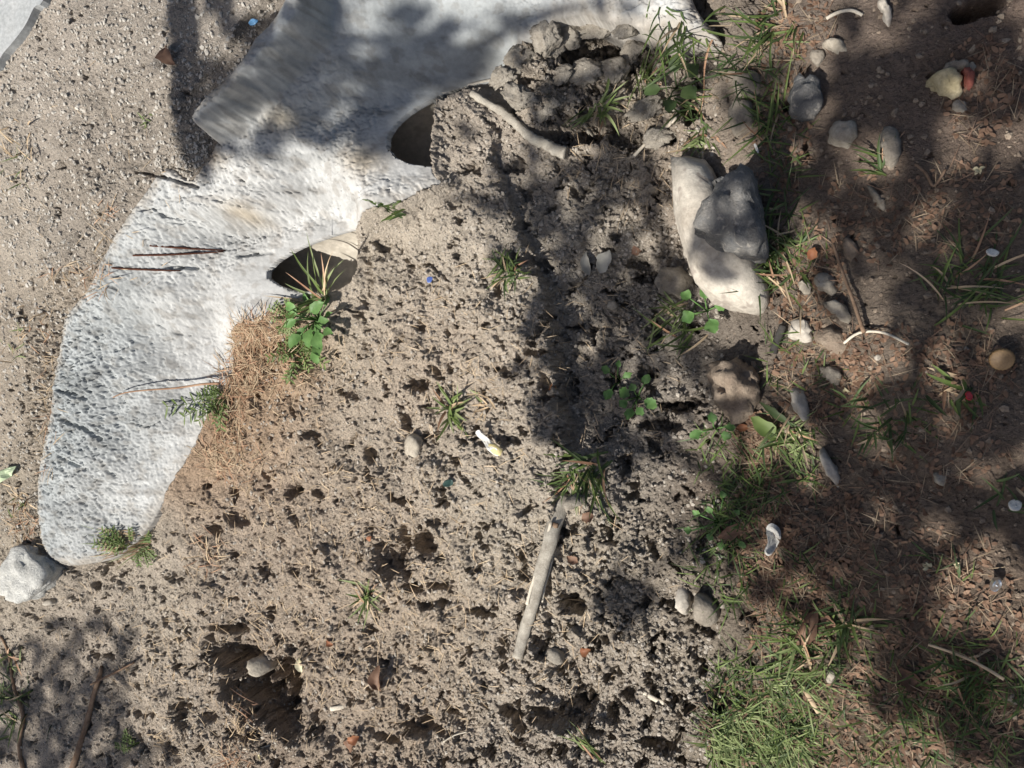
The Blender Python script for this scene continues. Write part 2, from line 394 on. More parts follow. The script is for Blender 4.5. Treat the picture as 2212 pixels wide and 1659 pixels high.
CS = 8
ci = np.unique(np.append(np.arange(0, X.shape[0], CS), X.shape[0] - 1)); cj = np.unique(np.append(np.arange(0, X.shape[1], CS), X.shape[1] - 1))
Xc, Yc = X[np.ix_(ci, cj)], Y[np.ix_(ci, cj)]
def up(G):
    """coarse field back onto the full lattice"""
    ii = np.arange(X.shape[0]); jj = np.arange(X.shape[1])
    a = np.clip(np.searchsorted(ci, ii, 'right') - 1, 0, len(ci) - 2); fa = ((ii - ci[a]) / (ci[a + 1] - ci[a])).astype(np.float32)
    b = np.clip(np.searchsorted(cj, jj, 'right') - 1, 0, len(cj) - 2); fb = ((jj - cj[b]) / (cj[b + 1] - cj[b])).astype(np.float32)
    sh = (-1, 1) + (1,) * (G.ndim - 2)
    R = G[a] * (1 - fa).reshape(sh) + G[a + 1] * fa.reshape(sh)
    sh = (1, -1) + (1,) * (G.ndim - 2)
    return R[:, b] * (1 - fb).reshape(sh) + R[:, b + 1] * fb.reshape(sh)
def zone(entries, sig=0.10):
    P = p2w([e[0] for e in entries], [e[1] for e in entries], 0.05); v = np.array([e[2] for e in entries], np.float32)
    return up(kernel(P[:, :2], v, Xc, Yc, sig))

SD = up(poly_dist(WP, Xc, Yc))                            # + inside the headwall
_n = np.abs(SD) < .07; SD[_n] = poly_dist(WP, X[_n], Y[_n])
Z0 = up(kernel(CP[:, :2], np.array([c[2] for c in CTRL], np.float32), Xc, Yc, 0.075))

# how broken the ground is, and how full of holes
ROUGH = zone([(100, 100, .16), (100, 400, .16), (300, 200, .16), (60, 800, .25), (450, 100, .2), (390, 340, .55), (20, 1150, .5), (150, 1350, .6), (300, 1300, .55), (500, 1250, .6), (350, 1500, .75), (150, 1600, .5), (520, 1480, .9), (650, 1350, .7), (560, 1120, .6), (460, 1080, .5),
  (700, 1000, .6), (650, 860, .5), (850, 900, .75), (800, 700, .7), (900, 560, .6), (1050, 600, .8), (1000, 760, .65), (1050, 900, .85), (950, 1050, .85), (800, 1150, .75), (1080, 1100, .75), (900, 1300, .85), (750, 1450, .75), (1000, 1380, .7), (850, 1580, 1.1),
  (1150, 1500, 1.15), (1050, 1600, 1.15), (1300, 1350, 1.1), (1280, 1550, 1.25), (1450, 1450, 1.15), (1480, 1600, 1.25), (1350, 1250, 1.1), (1400, 1150, 1.0), (1250, 900, 1.0), (1300, 750, 1.0), (1400, 850, 1.0), (1450, 700, 1.0), (1250, 550, .9), (1150, 420, .7), (1000, 400, .75),
  (1080, 300, 1.0), (1150, 120, 1.7), (1250, 80, 1.7), (1250, 220, 1.3), (1380, 130, 1.15), (1330, 330, 1.1), (1450, 400, 1.0), (1600, 150, .4), (1600, 900, .5), (1650, 600, .5), (1600, 1200, .6), (1600, 1550, .4),
  (1800, 150, .18), (1800, 500, .22), (2000, 300, .15), (2100, 700, .2), (1900, 900, .22), (2100, 1100, .22), (1850, 1250, .35), (2050, 1500, .3), (1800, 1550, .35)])
HOLES = zone([(100, 300, -.25), (300, 100, -.25), (60, 800, -.2), (450, 100, -.25), (150, 1350, 0), (300, 1300, .02), (500, 1250, .0), (350, 1500, .06), (520, 1500, .05), (650, 1350, -.02), (700, 1000, .0), (560, 800, -.1), (850, 850, .08), (800, 650, .0), (1000, 600, .06), (950, 1050, .08),
  (1000, 760, .0), (1100, 850, .05), (800, 1200, .05), (1080, 1100, .0), (900, 1300, .08), (750, 1500, .05), (1000, 1380, .0), (850, 1600, .1), (1150, 1550, .2), (1300, 1350, .17), (1280, 1580, .25), (1450, 1450, .18), (1480, 1600, .22), (1350, 1200, .12), (1300, 800, .1), (1400, 700, .1),
  (1200, 450, .0), (1080, 300, .1), (1200, 120, .3), (1380, 150, .3), (1330, 330, .15), (1600, 150, -.25), (1600, 900, -.2), (1650, 600, -.3), (1600, 1300, -.2), (1800, 300, -.5), (2000, 800, -.5), (1900, 1300, -.4), (2100, 1500, -.4)])

wx = X + 0.006 * fbm(X * 34, Y * 34, 101, 3); wy = Y + 0.006 * fbm(X * 34, Y * 34, 151, 3)
big = fbm(X * 6, Y * 6, 201, 3); mid = fbm(X * 20, Y * 20, 221, 3)
c1 = clods(wx * 19, wy * 19, 301, 0.55, .2, .75) / 19
c2 = clods(wx * 46, wy * 46, 331, 0.7, .25, .8) / 46
fx_ = X + .003 * fbm(X * 60, Y * 60, 111, 2); fy_ = Y + .003 * fbm(X * 60, Y * 60, 161, 2)
c3 = clods(fx_ * 140, fy_ * 140, 361, 0.8, .25, .8) / 140
c4 = clods(X * 260, Y * 260, 381, 0.75, .25, .8) / 260
fine = fbm(X * 150, Y * 150, 391, 3, 2.0, .6)
tread = .22 + 1.0 * sstep(-.3, .4, fbm(X * 8, Y * 8, 241, 3))          # trodden and crumbly patches
Z = Z0 + near * (0.014 * big * (0.4 + ROUGH) + 0.009 * mid * ROUGH + tread * ROUGH * (0.30 * c1 + 0.42 * c2) + tread * (0.35 + 0.75 * ROUGH) * 1.0 * c3 + 0.0022 * (0.45 + ROUGH) * fine + (.3 + .7 * ROUGH) * .9 * c4)
# the little scarp where the bed breaks down into the gully
SC = smooth_line([(1045, 225, .025), (1070, 320, .03), (1092, 430, .035), (1138, 550, .045), (1168, 650, .06), (1188, 750, .065), (1198, 860, .065), (1206, 950, .055), (1226, 1015, .03)], 4)
sp = p2w(SC[:, 0], SC[:, 1], .02); best = np.full(X.shape, 1e9); drop_ = np.zeros(X.shape); sgn = np.zeros(X.shape)
_n = (X > -.25) & (X < .55) & (Y > -.35) & (Y < .7)
bx_, dx_, sx_ = best[_n], drop_[_n], sgn[_n]
for a, b, dp in zip(sp[:-1], sp[1:], SC[:, 2]):
    ex, ey = b[0] - a[0], b[1] - a[1]; t = np.clip(((X[_n] - a[0]) * ex + (Y[_n] - a[1]) * ey) / (ex * ex + ey * ey), 0, 1)
    d = np.hypot(X[_n] - a[0] - t * ex, Y[_n] - a[1] - t * ey); cl = d < bx_
    bx_ = np.where(cl, d, bx_); dx_ = np.where(cl, dp, dx_); sx_ = np.where(cl, np.sign(ex * (Y[_n] - a[1]) - ey * (X[_n] - a[0])), sx_)
sd_ = bx_ * sx_ + .010 * mid[_n] + .006 * fbm(X[_n] * 60, Y[_n] * 60, 443, 3)
endf = sstep(.0, .05, Y[_n] - sp[-1][1]) * sstep(.0, .06, sp[0][1] - Y[_n])
Z[_n] += endf * dx_ * (np.where(sd_ < 0, .55 * np.exp(-np.abs(sd_) / .07), 0) * 0 + .35 * np.exp(-np.clip(-sd_, 0, None) / .06) * (sd_ <= 0) + (.35 - 1.0 * sstep(0, .016, sd_)) * np.exp(-np.clip(sd_, 0, None) / .16) * (sd_ > 0))
# crumbled pockets with steep sides
hn = fbm(wx * 24, wy * 24, 421, 4, 2.1, .55)
hn2 = fbm(wx * 55, wy * 55, 431, 3, 2.0, .55)
Z -= near * ((.020 + .05 * np.clip(HOLES, 0, .3)) * sstep(.53, .68, hn + HOLES) + 0.007 * sstep(.56, .72, hn2 + HOLES * .7))
# the pits one can point at: (x, y, radius x, radius y, depth)
PITS = [(470, 1425, 62, 36, .05), (520, 1475, 42, 42, .05), (500, 1455, 55, 45, .045), (590, 1480, 42, 60, .065), (555, 1530, 85, 52, .06), (500, 1510, 55, 32, .055), (600, 1580, 45, 38, .04), (455, 1365, 30, 10, .03), (490, 1365, 25, 16, .03),
  (830, 1215, 36, 44, .045), (855, 1180, 14, 34, .04), (905, 1180, 30, 36, .04), (1228, 1308, 36, 26, .045), (880, 1275, 30, 12, .03), (945, 1270, 30, 10, .025), (1030, 1330, 34, 12, .025), (1180, 1300, 10, 60, .012),
  (890, 1580, 46, 22, .04), (820, 1610, 34, 12, .03), (1090, 1560, 40, 18, .035), (1160, 1560, 38, 26, .045), (1215, 1560, 34, 34, .05), (1250, 1545, 26, 30, .045), (1315, 1565, 18, 26, .04), (1110, 1590, 22, 20, .035), (1150, 1545, 22, 14, .03), (1420, 1625, 44, 22, .045), (1345, 1520, 20, 14, .03), (1285, 1390, 24, 12, .02),
  (370, 1550, 24, 36, .035), (345, 1630, 24, 14, .03), (430, 1560, 20, 12, .02), (500, 1125, 24, 22, .025), (455, 1145, 22, 14, .02), (620, 1060, 16, 18, .025), (610, 1070, 14, 14, .02), (900, 830, 28, 18, .03), (1160, 760, 34, 9, .022), (1180, 830, 14, 26, .028), (1180, 860, 20, 10, .022),
  (790, 985, 16, 22, .025), (930, 1130, 18, 12, .02), (1300, 105, 60, 34, .05), (1410, 80, 60, 30, .07), (1480, 105, 50, 34, .06), (1230, 290, 70, 26, .04), (1290, 270, 50, 30, .04), (1240, 130, 26, 26, .04), (1035, 178, 34, 13, .035), (1160, 190, 40, 12, .03), (1500, 250, 20, 30, .04),
  (1385, 590, 40, 14, .03), (1370, 560, 30, 20, .03), (1460, 880, 46, 16, .05), (1420, 920, 60, 16, .035), (1500, 870, 26, 14, .04), (1440, 300, 30, 22, .035), (1395, 820, 20, 36, .03), (790, 600, 22, 60, .028), (1340, 1010, 14, 26, .03),
  (2060, 125, 58, 20, .06), (1840, 50, 20, 10, .02), (1720, 265, 28, 16, .03), (85, 1262, 24, 18, .03), (185, 1270, 8, 10, .02), (125, 1215, 22, 12, .02), (1210, 1070, 16, 34, .03), (1205, 1150, 12, 60, .012), (250, 1400, 14, 60, .008)]
for px, py, rx, ry, dep in PITS:
    c = p2w(px, py, 0.02); ex = abs(p2w(px + rx, py, .02)[0] - c[0]); ey = abs(p2w(px, py + ry, .02)[1] - c[1])
    sel = (np.abs(X - c[0]) < 2 * ex) & (np.abs(Y - c[1]) < 2 * ey)
    r = np.sqrt(((X[sel] - c[0]) / ex) ** 2 + ((Y[sel] - c[1]) / ey) ** 2) + 0.30 * hn[sel] + 0.18 * hn2[sel]
    Z[sel] -= 1.15 * dep * sstep(1.08, .58, r) * (1 + .25 * hn2[sel])

# ------------------------------------------------------------------ the concrete face
ZC0 = up(kernel(FP[:, :2], np.array([c[2] for c in FACE_Z], np.float32), Xc, Yc, 0.05))
CR = zone([(220, 780, 1.0), (170, 880, 1.0), (190, 990, .9), (250, 700, .8), (330, 690, .6), (260, 900, .6), (220, 1100, .55), (150, 1120, .45), (330, 860, .5), (400, 760, .12), (450, 700, .12), (400, 950, .12), (330, 1030, .18), (280, 1160, .2), (400, 650, .35), (300, 580, .35), (450, 560, .5), (500, 450, .55), (600, 440, .5), (400, 430, .4), (330, 480, .2),
  (700, 400, .35), (700, 600, .3), (800, 420, .3), (700, 250, .12), (850, 150, .06), (1000, 80, .06), (600, 80, .2), (500, 220, .25), (800, 330, .5), (1400, 30, .4), (1200, 0, .2), (620, 670, .1)], 0.07)
pit = fbm(wx * 80, wy * 118, 501, 3, 2.0, .65); pit2 = fbm(X * 150, Y * 185, 521, 3)
cdet = 0.004 * fbm(X * 7, Y * 7, 541, 3) + (.0009 - .0004 * CR) * fbm(X * 14, Y * 30, 547, 2) - CR * (0.010 * sstep(.22, .52, pit) + 0.006 * sstep(.05, .4, pit2)) + 0.0010 * pit2 * (.08 + CR) + CR * 0.5 * clods(wx * 75, wy * 75, 561, .5, .2, .6) / 75
# cracks and chipped grooves in it: (polyline, half width, depth)
CRACKS = [([(372, 396), (420, 402), (455, 415), (489, 424)], .0050, .014), ([(372, 472), (395, 468), (412, 482), (440, 486), (470, 484)], .0028, .009), ([(410, 494), (440, 490), (480, 505)], .0020, .006), ([(440, 384), (470, 393), (508, 390)], .0018, .006),
  ([(492, 547), (520, 541), (554, 537)], .0065, .016), ([(385, 584), (400, 580), (424, 577)], .0050, .012), ([(565, 601), (590, 618), (625, 632), (665, 633)], .0040, .016), ([(548, 424), (600, 420), (640, 410)], .0016, .005),
  ([(560, 398), (575, 415), (566, 430)], .0018, .006), ([(500, 445), (540, 452), (600, 450)], .002, .005), ([(330, 700), (345, 716), (372, 722)], .002, .006), ([(155, 842), (185, 848), (205, 860)], .006, .009), ([(150, 905), (185, 925), (205, 950)], .006, .009), ([(130, 985), (160, 1005), (172, 1015)], .006, .008), ([(250, 915), (275, 925), (300, 910)], .003, .007)]
for line, hw, dep in CRACKS:
    q = p2w([a for a, b in line], [b for a, b in line], .12)
    for a, b in zip(q[:-1], q[1:]):
        sel = (X > min(a[0], b[0]) - .03) & (X < max(a[0], b[0]) + .03) & (Y > min(a[1], b[1]) - .03) & (Y < max(a[1], b[1]) + .03)
        ex, ey = b[0] - a[0], b[1] - a[1]; t = np.clip(((X[sel] - a[0]) * ex + (Y[sel] - a[1]) * ey) / (ex * ex + ey * ey), 0, 1)
        d = np.hypot(X[sel] - a[0] - t * ex, Y[sel] - a[1] - t * ey) + .0022 * hn2[sel]
        cdet[sel] -= dep * sstep(hw, hw * .35, d)
cu = [(700, -330, .26), (690, -120, .26), (676, 0, .26), (668, 34, .26), (657, 66, .257), (612, 114, .254), (566, 170, .25), (505, 242, .245), (466, 292, .235), (427, 262, .25), (420, 235, .26), (470, 165, .27), (510, 105, .28), (590, -4, .29), (620, -120, .29), (630, -330, .29)]
CUP_ = p2w([c[0] for c in cu], [c[1] for c in cu], [c[2] for c in cu])[:, :2]
_n = (X < -.05) & (X > -.8) & (Y > .3) & (Y < 1.5); CSD = np.full(X.shape, -1.0); CSD[_n] = poly_dist(CUP_, X[_n], Y[_n])
curb = sstep(-.016, .010, CSD + .005 * fbm(X * 14, Y * 14, 571, 2) + .002 * fbm(X * 70, Y * 70, 573, 2))
# each bore meets the face on a clean plane
PIPES = [dict(tip=(552, 600), mouth=(775, 566), R=.072, m=.235, z=.082), dict(tip=(822, 322), mouth=(945, 308), R=.080, m=.46, z=.118)]
for P in PIPES:
    z = P['z']; t = p2w(*P['tip'], z); mth = p2w(*P['mouth'], z - P['R']); d = (mth - t)[:2]; d /= np.linalg.norm(d)
    P['t'] = t; P['d'] = d; P['zc'] = z - P['R']; P['n'] = np.array([-d[1], d[0]])
    s = (X - t[0]) * d[0] + (Y - t[1]) * d[1]; w = (X - t[0]) * P['n'][0] + (Y - t[1]) * P['n'][1]
    wg = sstep(.135, .08, np.abs(w)) * sstep(-.16, -.03, s) * sstep(.32, .24, s)
    ZC0 = ZC0 * (1 - wg) + wg * (z - .004 - P['m'] * s * (1 - .25 * sstep(0, -.1, s)))
    P['s'] = s; P['w'] = w
    dist = np.sqrt(w ** 2 + (ZC0 + .004 - P['zc']) ** 2) - P['R']
    cdet *= np.where((s > -.08) & (s < .3), .12 + .88 * sstep(.0, .03, np.abs(dist)), 1)
ZC = ZC0 + cdet + 0.004 + .078 * curb
rim = np.clip(SD, 0, .035) / .035                          # rounded arris on the road side and at the low end
side = zone([(600, 0, 1), (450, 200, 1), (200, 560, 1), (110, 800, 1), (80, 1100, 1), (150, 1225, 1), (250, 1200, .5), (430, 960, 0), (520, 740, 0), (650, 650, 0), (780, 500, 0), (960, 300, 0), (1100, 110, .2), (1300, 30, .8), (1550, 90, 1), (350, 360, .6)], .06)
ZC -= side * .028 * (1 - np.sqrt(np.clip(1 - (1 - rim) ** 2, 0, 1)))

def bilin(G, x, y):
    u = np.interp(x, UX, np.arange(len(UX))); v = np.interp(np.asarray(y) / half_w(x), VY, np.arange(len(VY)))
    i = np.clip(u.astype(int), 0, len(UX) - 2); j = np.clip(v.astype(int), 0, len(VY) - 2); fu = u - i; fv = v - j
    return (G[i, j] * (1 - fu) + G[i + 1, j] * fu) * (1 - fv) + (G[i, j + 1] * (1 - fu) + G[i + 1, j + 1] * fu) * fv
OPEN = np.zeros(X.shape, bool)
for P in PIPES:
    s, w = P['s'], P['w']
    P['open'] = (w ** 2 + (ZC - P['zc']) ** 2 < (P['R'] - .0055) ** 2) & (s > -.03) & (s < .45) & (np.abs(w) < P['R'] - .0055) & (SD > -.01)
    # whatever lies over the crown right of the tip belongs to the hole
    P['open'] |= (np.abs(w) < P['R'] * .9) & (ZC < P['zc']) & (s > .02) & (s < .45) & (SD > -.005)
    OPEN |= P['open']

# ground meets the concrete level with its edge
cap = ZC + .003 + .45 * np.clip(-SD, 0, None)
_n = (SD < 0) & (SD > -.07); Z[_n] = np.minimum(Z[_n], cap[_n] + (1 - np.clip(side[_n] * 2, 0, 1)) * .012)
# and is banked up against its toe
toe = sstep(.6, .2, side) * (X < -.02); _n = (SD < 0) & (SD > -.045)
Z[_n] = np.where(toe[_n] > .3, np.maximum(Z[_n], ZC[_n] + .001 - .75 * np.clip(-SD[_n] - .004, 0, None) + .003 * hn2[_n]), Z[_n])
# soil goes down behind the toe of the wall, and under the slab
inside = sstep(0.0, .022, SD)
Zg = np.where(SD > 0, np.minimum(Z - .16 * inside, ZC - .004 - .05 * inside), Z)

# faces of both sheets
nu, nv = X.shape
idx = np.arange(nu * nv).reshape(nu, nv)
Q = np.stack([idx[:-1, :-1], idx[1:, :-1], idx[1:, 1:], idx[:-1, 1:]], -1).reshape(-1, 4)
def quad_mean(G): return ((G[:-1, :-1] + G[1:, :-1] + G[1:, 1:] + G[:-1, 1:]) * .25).reshape(-1)
sdq = quad_mean(SD); opq = quad_mean(OPEN.astype(np.float32))
def compact(F, V):
    used = np.unique(F); mp = np.full(len(V), -1, np.int64); mp[used] = np.arange(len(used))
    return mp[F], used

# sideways jitter gives the crumbs steep and slightly overhanging flanks
jx = near * ROUGH * (.0026 * fbm(X * 70, Y * 70, 601, 2) + .0042 * fbm(Y * 85, Zg * 150, 611, 3)); jy = near * ROUGH * (.0026 * fbm(X * 70, Y * 70, 631, 2) + .0042 * fbm(X * 85, Zg * 150, 641, 3))
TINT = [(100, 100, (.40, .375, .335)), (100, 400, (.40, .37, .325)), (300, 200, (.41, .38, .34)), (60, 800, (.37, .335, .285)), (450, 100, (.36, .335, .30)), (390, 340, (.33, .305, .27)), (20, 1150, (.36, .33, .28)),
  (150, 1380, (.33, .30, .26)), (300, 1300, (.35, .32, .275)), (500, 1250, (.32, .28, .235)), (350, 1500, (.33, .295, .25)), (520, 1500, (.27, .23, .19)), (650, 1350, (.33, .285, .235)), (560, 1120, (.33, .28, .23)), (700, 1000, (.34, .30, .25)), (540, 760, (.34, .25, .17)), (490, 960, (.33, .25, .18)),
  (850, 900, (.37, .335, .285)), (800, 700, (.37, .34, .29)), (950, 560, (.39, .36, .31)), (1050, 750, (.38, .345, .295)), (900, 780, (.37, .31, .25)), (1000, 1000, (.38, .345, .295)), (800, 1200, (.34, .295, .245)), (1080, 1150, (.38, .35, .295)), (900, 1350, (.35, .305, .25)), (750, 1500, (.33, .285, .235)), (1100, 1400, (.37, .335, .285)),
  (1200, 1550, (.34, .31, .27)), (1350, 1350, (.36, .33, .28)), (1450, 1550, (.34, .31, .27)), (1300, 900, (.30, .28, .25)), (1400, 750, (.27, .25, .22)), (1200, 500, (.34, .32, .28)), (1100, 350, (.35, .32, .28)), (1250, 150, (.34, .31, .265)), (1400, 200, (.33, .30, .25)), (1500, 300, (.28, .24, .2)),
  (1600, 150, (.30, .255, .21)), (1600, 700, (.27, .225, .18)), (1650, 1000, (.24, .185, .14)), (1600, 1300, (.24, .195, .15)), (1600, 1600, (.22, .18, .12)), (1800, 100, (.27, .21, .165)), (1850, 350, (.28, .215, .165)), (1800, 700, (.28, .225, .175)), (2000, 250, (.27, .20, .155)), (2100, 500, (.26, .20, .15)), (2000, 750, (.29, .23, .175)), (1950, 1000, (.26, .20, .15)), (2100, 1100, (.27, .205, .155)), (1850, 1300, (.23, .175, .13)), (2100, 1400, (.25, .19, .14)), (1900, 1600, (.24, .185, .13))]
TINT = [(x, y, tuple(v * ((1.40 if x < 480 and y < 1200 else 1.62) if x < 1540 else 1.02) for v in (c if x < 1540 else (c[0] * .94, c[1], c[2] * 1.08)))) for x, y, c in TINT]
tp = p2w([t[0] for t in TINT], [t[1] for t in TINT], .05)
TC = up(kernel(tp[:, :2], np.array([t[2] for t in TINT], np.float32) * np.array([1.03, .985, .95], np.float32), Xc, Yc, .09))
keep = ((sdq < .05)) | (sdq > 1e8)
F, used = compact(Q[keep], np.zeros(nu * nv))
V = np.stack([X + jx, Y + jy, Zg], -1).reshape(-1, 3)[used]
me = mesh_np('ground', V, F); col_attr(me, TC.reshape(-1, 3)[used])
ground = link('ground', me, M['soil']); ground['kind'] = 'structure'

# the wall: face sheet, skirt down into the soil
keep = (sdq > 0) & (opq < .5)
F, used = compact(Q[keep], np.zeros(nu * nv))
VX, VYy, VZ = X.reshape(-1)[used].copy(), Y.reshape(-1)[used].copy(), ZC.reshape(-1)[used].copy()
e = np.concatenate([F[:, [0, 1]], F[:, [1, 2]], F[:, [2, 3]], F[:, [3, 0]]])
key = e.min(1).astype(np.int64) * len(used) + e.max(1); uq, inv, cnt = np.unique(key, return_inverse=True, return_counts=True)
be = e[cnt[inv] == 1]; bv = np.unique(be)
outer = SD.reshape(-1)[used][bv] < .012
ov = bv[outer]                                             # draw the outer edge onto the outline
bestd = np.full(len(ov), 1e9); nx = VX[ov].copy(); ny = VYy[ov].copy()
for i in range(len(WP)):
    ax, ay = WP[i]; bx, by = WP[(i + 1) % len(WP)]; ex, ey = bx - ax, by - ay
    t = np.clip(((VX[ov] - ax) * ex + (VYy[ov] - ay) * ey) / (ex * ex + ey * ey + 1e-12), 0, 1)
    qx, qy = ax + t * ex, ay + t * ey; dd = (VX[ov] - qx) ** 2 + (VYy[ov] - qy) ** 2
    s = dd < bestd; nx = np.where(s, qx, nx); ny = np.where(s, qy, ny); bestd = np.minimum(dd, bestd)
near_o = bestd < .004 ** 2
iv = bv[~outer]
for P in PIPES:
    s_ = (VX[iv] - P['t'][0]) * P['d'][0] + (VYy[iv] - P['t'][1]) * P['d'][1]; w_ = (VX[iv] - P['t'][0]) * P['n'][0] + (VYy[iv] - P['t'][1]) * P['n'][1]
    rr = (P['R'] - .0055) ** 2 - (VZ[iv] - P['zc']) ** 2; wt = np.sign(w_) * np.sqrt(np.clip(rr, 0, None)); mv = np.where((np.abs(wt - w_) < .005) & (s_ > -.05) & (s_ < .3) & (rr > 0), wt - w_, 0)
    VX[iv] += P['n'][0] * mv; VYy[iv] += P['n'][1] * mv
VX[ov] = np.where(near_o, nx, VX[ov]) + .0012 * perlin(nx * 60, ny * 60, 7); VYy[ov] = np.where(near_o, ny, VYy[ov]) + .0012 * perlin(nx * 60, ny * 60, 9)
nb = len(used); low = np.full(nb, -1, np.int64); low[bv] = nb + np.arange(len(bv))
Vw = np.stack([VX, VYy, VZ], -1)
inner = SD.reshape(-1)[used][bv] >= .012
drop = np.where(inner, .016, .30)
Vs = Vw[bv].copy(); Vs[:, 2] -= drop
Fs = np.stack([be[:, 1], be[:, 0], low[be[:, 0]], low[be[:, 1]]], -1)
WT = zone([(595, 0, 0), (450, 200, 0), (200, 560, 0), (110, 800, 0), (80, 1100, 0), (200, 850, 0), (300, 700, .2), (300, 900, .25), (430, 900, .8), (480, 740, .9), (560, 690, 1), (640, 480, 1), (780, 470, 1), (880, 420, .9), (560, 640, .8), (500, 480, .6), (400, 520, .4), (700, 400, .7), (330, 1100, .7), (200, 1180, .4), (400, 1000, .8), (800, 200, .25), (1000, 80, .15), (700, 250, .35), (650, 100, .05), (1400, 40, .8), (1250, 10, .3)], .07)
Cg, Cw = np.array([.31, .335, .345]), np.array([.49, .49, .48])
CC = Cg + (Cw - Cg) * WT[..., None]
CC = CC * (1 - .20 * sstep(.05, .6, fbm(X * 7, Y * 22, 641, 4))[..., None]) * (1 - .22 * sstep(.15, .5, fbm(X * 30, Y * 44, 651, 4))[..., None] * np.array([.8, .9, 1.0]))
CC = CC * (1 + .10 * sstep(.2, .5, fbm(X * 12, Y * 40, 661, 3))[..., None])
dirt = (sstep(.035, .0, SD + .012 * fbm(X * 40, Y * 40, 671, 3)) * (.25 + .5 * side))[..., None]; CC = CC * (1 - dirt) + dirt * np.array([.36, .32, .27])
for px, py, r in ((625, 265, 26), (560, 225, 22), (480, 350, 26), (760, 330, 30), (500, 455, 20)):     # brown stains
    c = p2w(px, py, .17); CC = CC * (1 - (.30 * np.exp(-((X - c[0]) ** 2 + 2.2 * (Y - c[1]) ** 2) / (2 * (r * .0010) ** 2)))[..., None] * np.array([.45, .8, 1.25]))
Vall = np.concatenate([Vw, Vs]); Fall = np.concatenate([F, Fs])
cc = CC.reshape(-1, 3)[used]; cc = np.concatenate([cc, cc[bv]])
wall = bpy.data.objects.new('concrete_headwall', None); COL.objects.link(wall)
tag(wall, 'whitish sloping concrete headwall with open pipe ends between gravel road and ditch', 'headwall')
me = mesh_np('wall_face', Vall, Fall); col_attr(me, cc)
link('wall_face', me, M['concrete'], wall)

SURF = np.where((SD > 0) & ~OPEN, np.maximum(Zg, ZC), Zg)
_SOFT = np.where(SD > 0, ZC0, Z0 + .008)
def surf_z(x, y):
    """height of whatever is on top at (x, y)"""
    return bilin(SURF, np.atleast_1d(np.asarray(x, float)), np.atleast_1d(np.asarray(y, float)))
def at(px, py, lift=0.0):
    """the point of the built ground or concrete seen at a pixel"""
    z = 0.05
    for _ in range(12):
        p = p2w(px, py, z); z = .5 * z + .5 * float(surf_z(p[0], p[1])[0])
    p = p2w(px, py, z); return np.array([p[0], p[1], float(surf_z(p[0], p[1])[0]) + lift])
def softz(x, y): return bilin(_SOFT, np.array([x]), np.array([y]))[0]
def soft(px, py, lift=0.0):
    """same, on the ground without its crumbs"""
    z = 0.05
    for _ in range(10):
        p = p2w(px, py, z); z = .5 * z + .5 * float(softz(p[0], p[1]))
    p = p2w(px, py, z); return np.array([p[0], p[1], z + lift])

# pipe liners, cut to the slope of the face
for k, P in enumerate(PIPES):
    V, F = [], []; seg, rows = 48, 14
    for shell, R in ((0, P['R'] - .0045), (1, P['R'] + .0005)):
        for i in range(seg):
            th = 2 * math.pi * i / seg; w = R * math.cos(th); h = R * math.sin(th)
            # where this line of the tube meets the face
            ss = np.linspace(-.06, .36, 210); xs = P['t'][0] + P['d'][0] * ss + P['n'][0] * w; ys = P['t'][1] + P['d'][1] * ss + P['n'][1] * w
            below = bilin(ZC0, xs, ys) + .003 < P['zc'] + h
            sdl = bilin(SD, xs, ys) < -.01
            hit = np.argmax(below | sdl) if (below | sdl).any() else len(ss) - 1
            end = ss[hit]
            for r in range(rows):
                s = end - (end + .075) * (r / (rows - 1)) ** 1.2
                xx, yy = P['t'][0] + P['d'][0] * s + P['n'][0] * w, P['t'][1] + P['d'][1] * s + P['n'][1] * w
                zz = P['zc'] + h - .0012 * math.sin(9 * th + k)
                if r > 0 or h > .3 * R: zz = min(zz, float(bilin(ZC, np.array([xx]), np.array([yy]))[0]) - .010 - .004 * shell)
                V.append((xx, yy, zz))
    n1 = seg * rows
    for i in range(seg):
        j = (i + 1) % seg
        for r in range(rows - 1):
            F.append((i * rows + r, i * rows + r + 1, j * rows + r + 1, j * rows + r))
            F.append((n1 + i * rows + r, n1 + j * rows + r, n1 + j * rows + r + 1, n1 + i * rows + r + 1))
        F.append((i * rows, j * rows, n1 + j * rows, n1 + i * rows))
    F.append(tuple(i * rows + rows - 1 for i in range(seg)))
    link('pipe', mesh_py('pipe', V, F), M['pipe'], wall)

# rusty bars lying bare in the face
for pts in ([(325, 531), (380, 535), (440, 539), (490, 541)], [(289, 552), (350, 551), (420, 548), (485, 544)], [(243, 579), (300, 582), (350, 584), (392, 585)]):
    b = MB(); q = smooth_line([at(x, y, .0022) for x, y in pts], 4)
    b.tube(q, [.0022 * (.6 + .4 * math.sin(math.pi * min(1, .15 + i / len(q)))) for i in range(len(q))], 7, .9, .12)
    b.build('rusty_bar', M['rust'], wall)

# grey paved strip beyond the gravel
pv = [(-260, -300), (150, -300), (112, -20), (85, 22), (66, 60), (40, 95), (20, 118), (-40, 190), (-260, 330)]
q = smooth_line([p2w(x, y, .24) for x, y in pv], 4, True)
nq = len(q); V = np.concatenate([q + [0, 0, .012], q + [0, 0, -.08]]); V[:nq, 2] += .0
Fp = [tuple(range(nq))] + [(i, nq + i, nq + (i + 1) % nq, (i + 1) % nq) for i in range(nq)]
pav = link('road', mesh_py('road', V, Fp, False), M['pave']); pav['kind'] = 'structure'

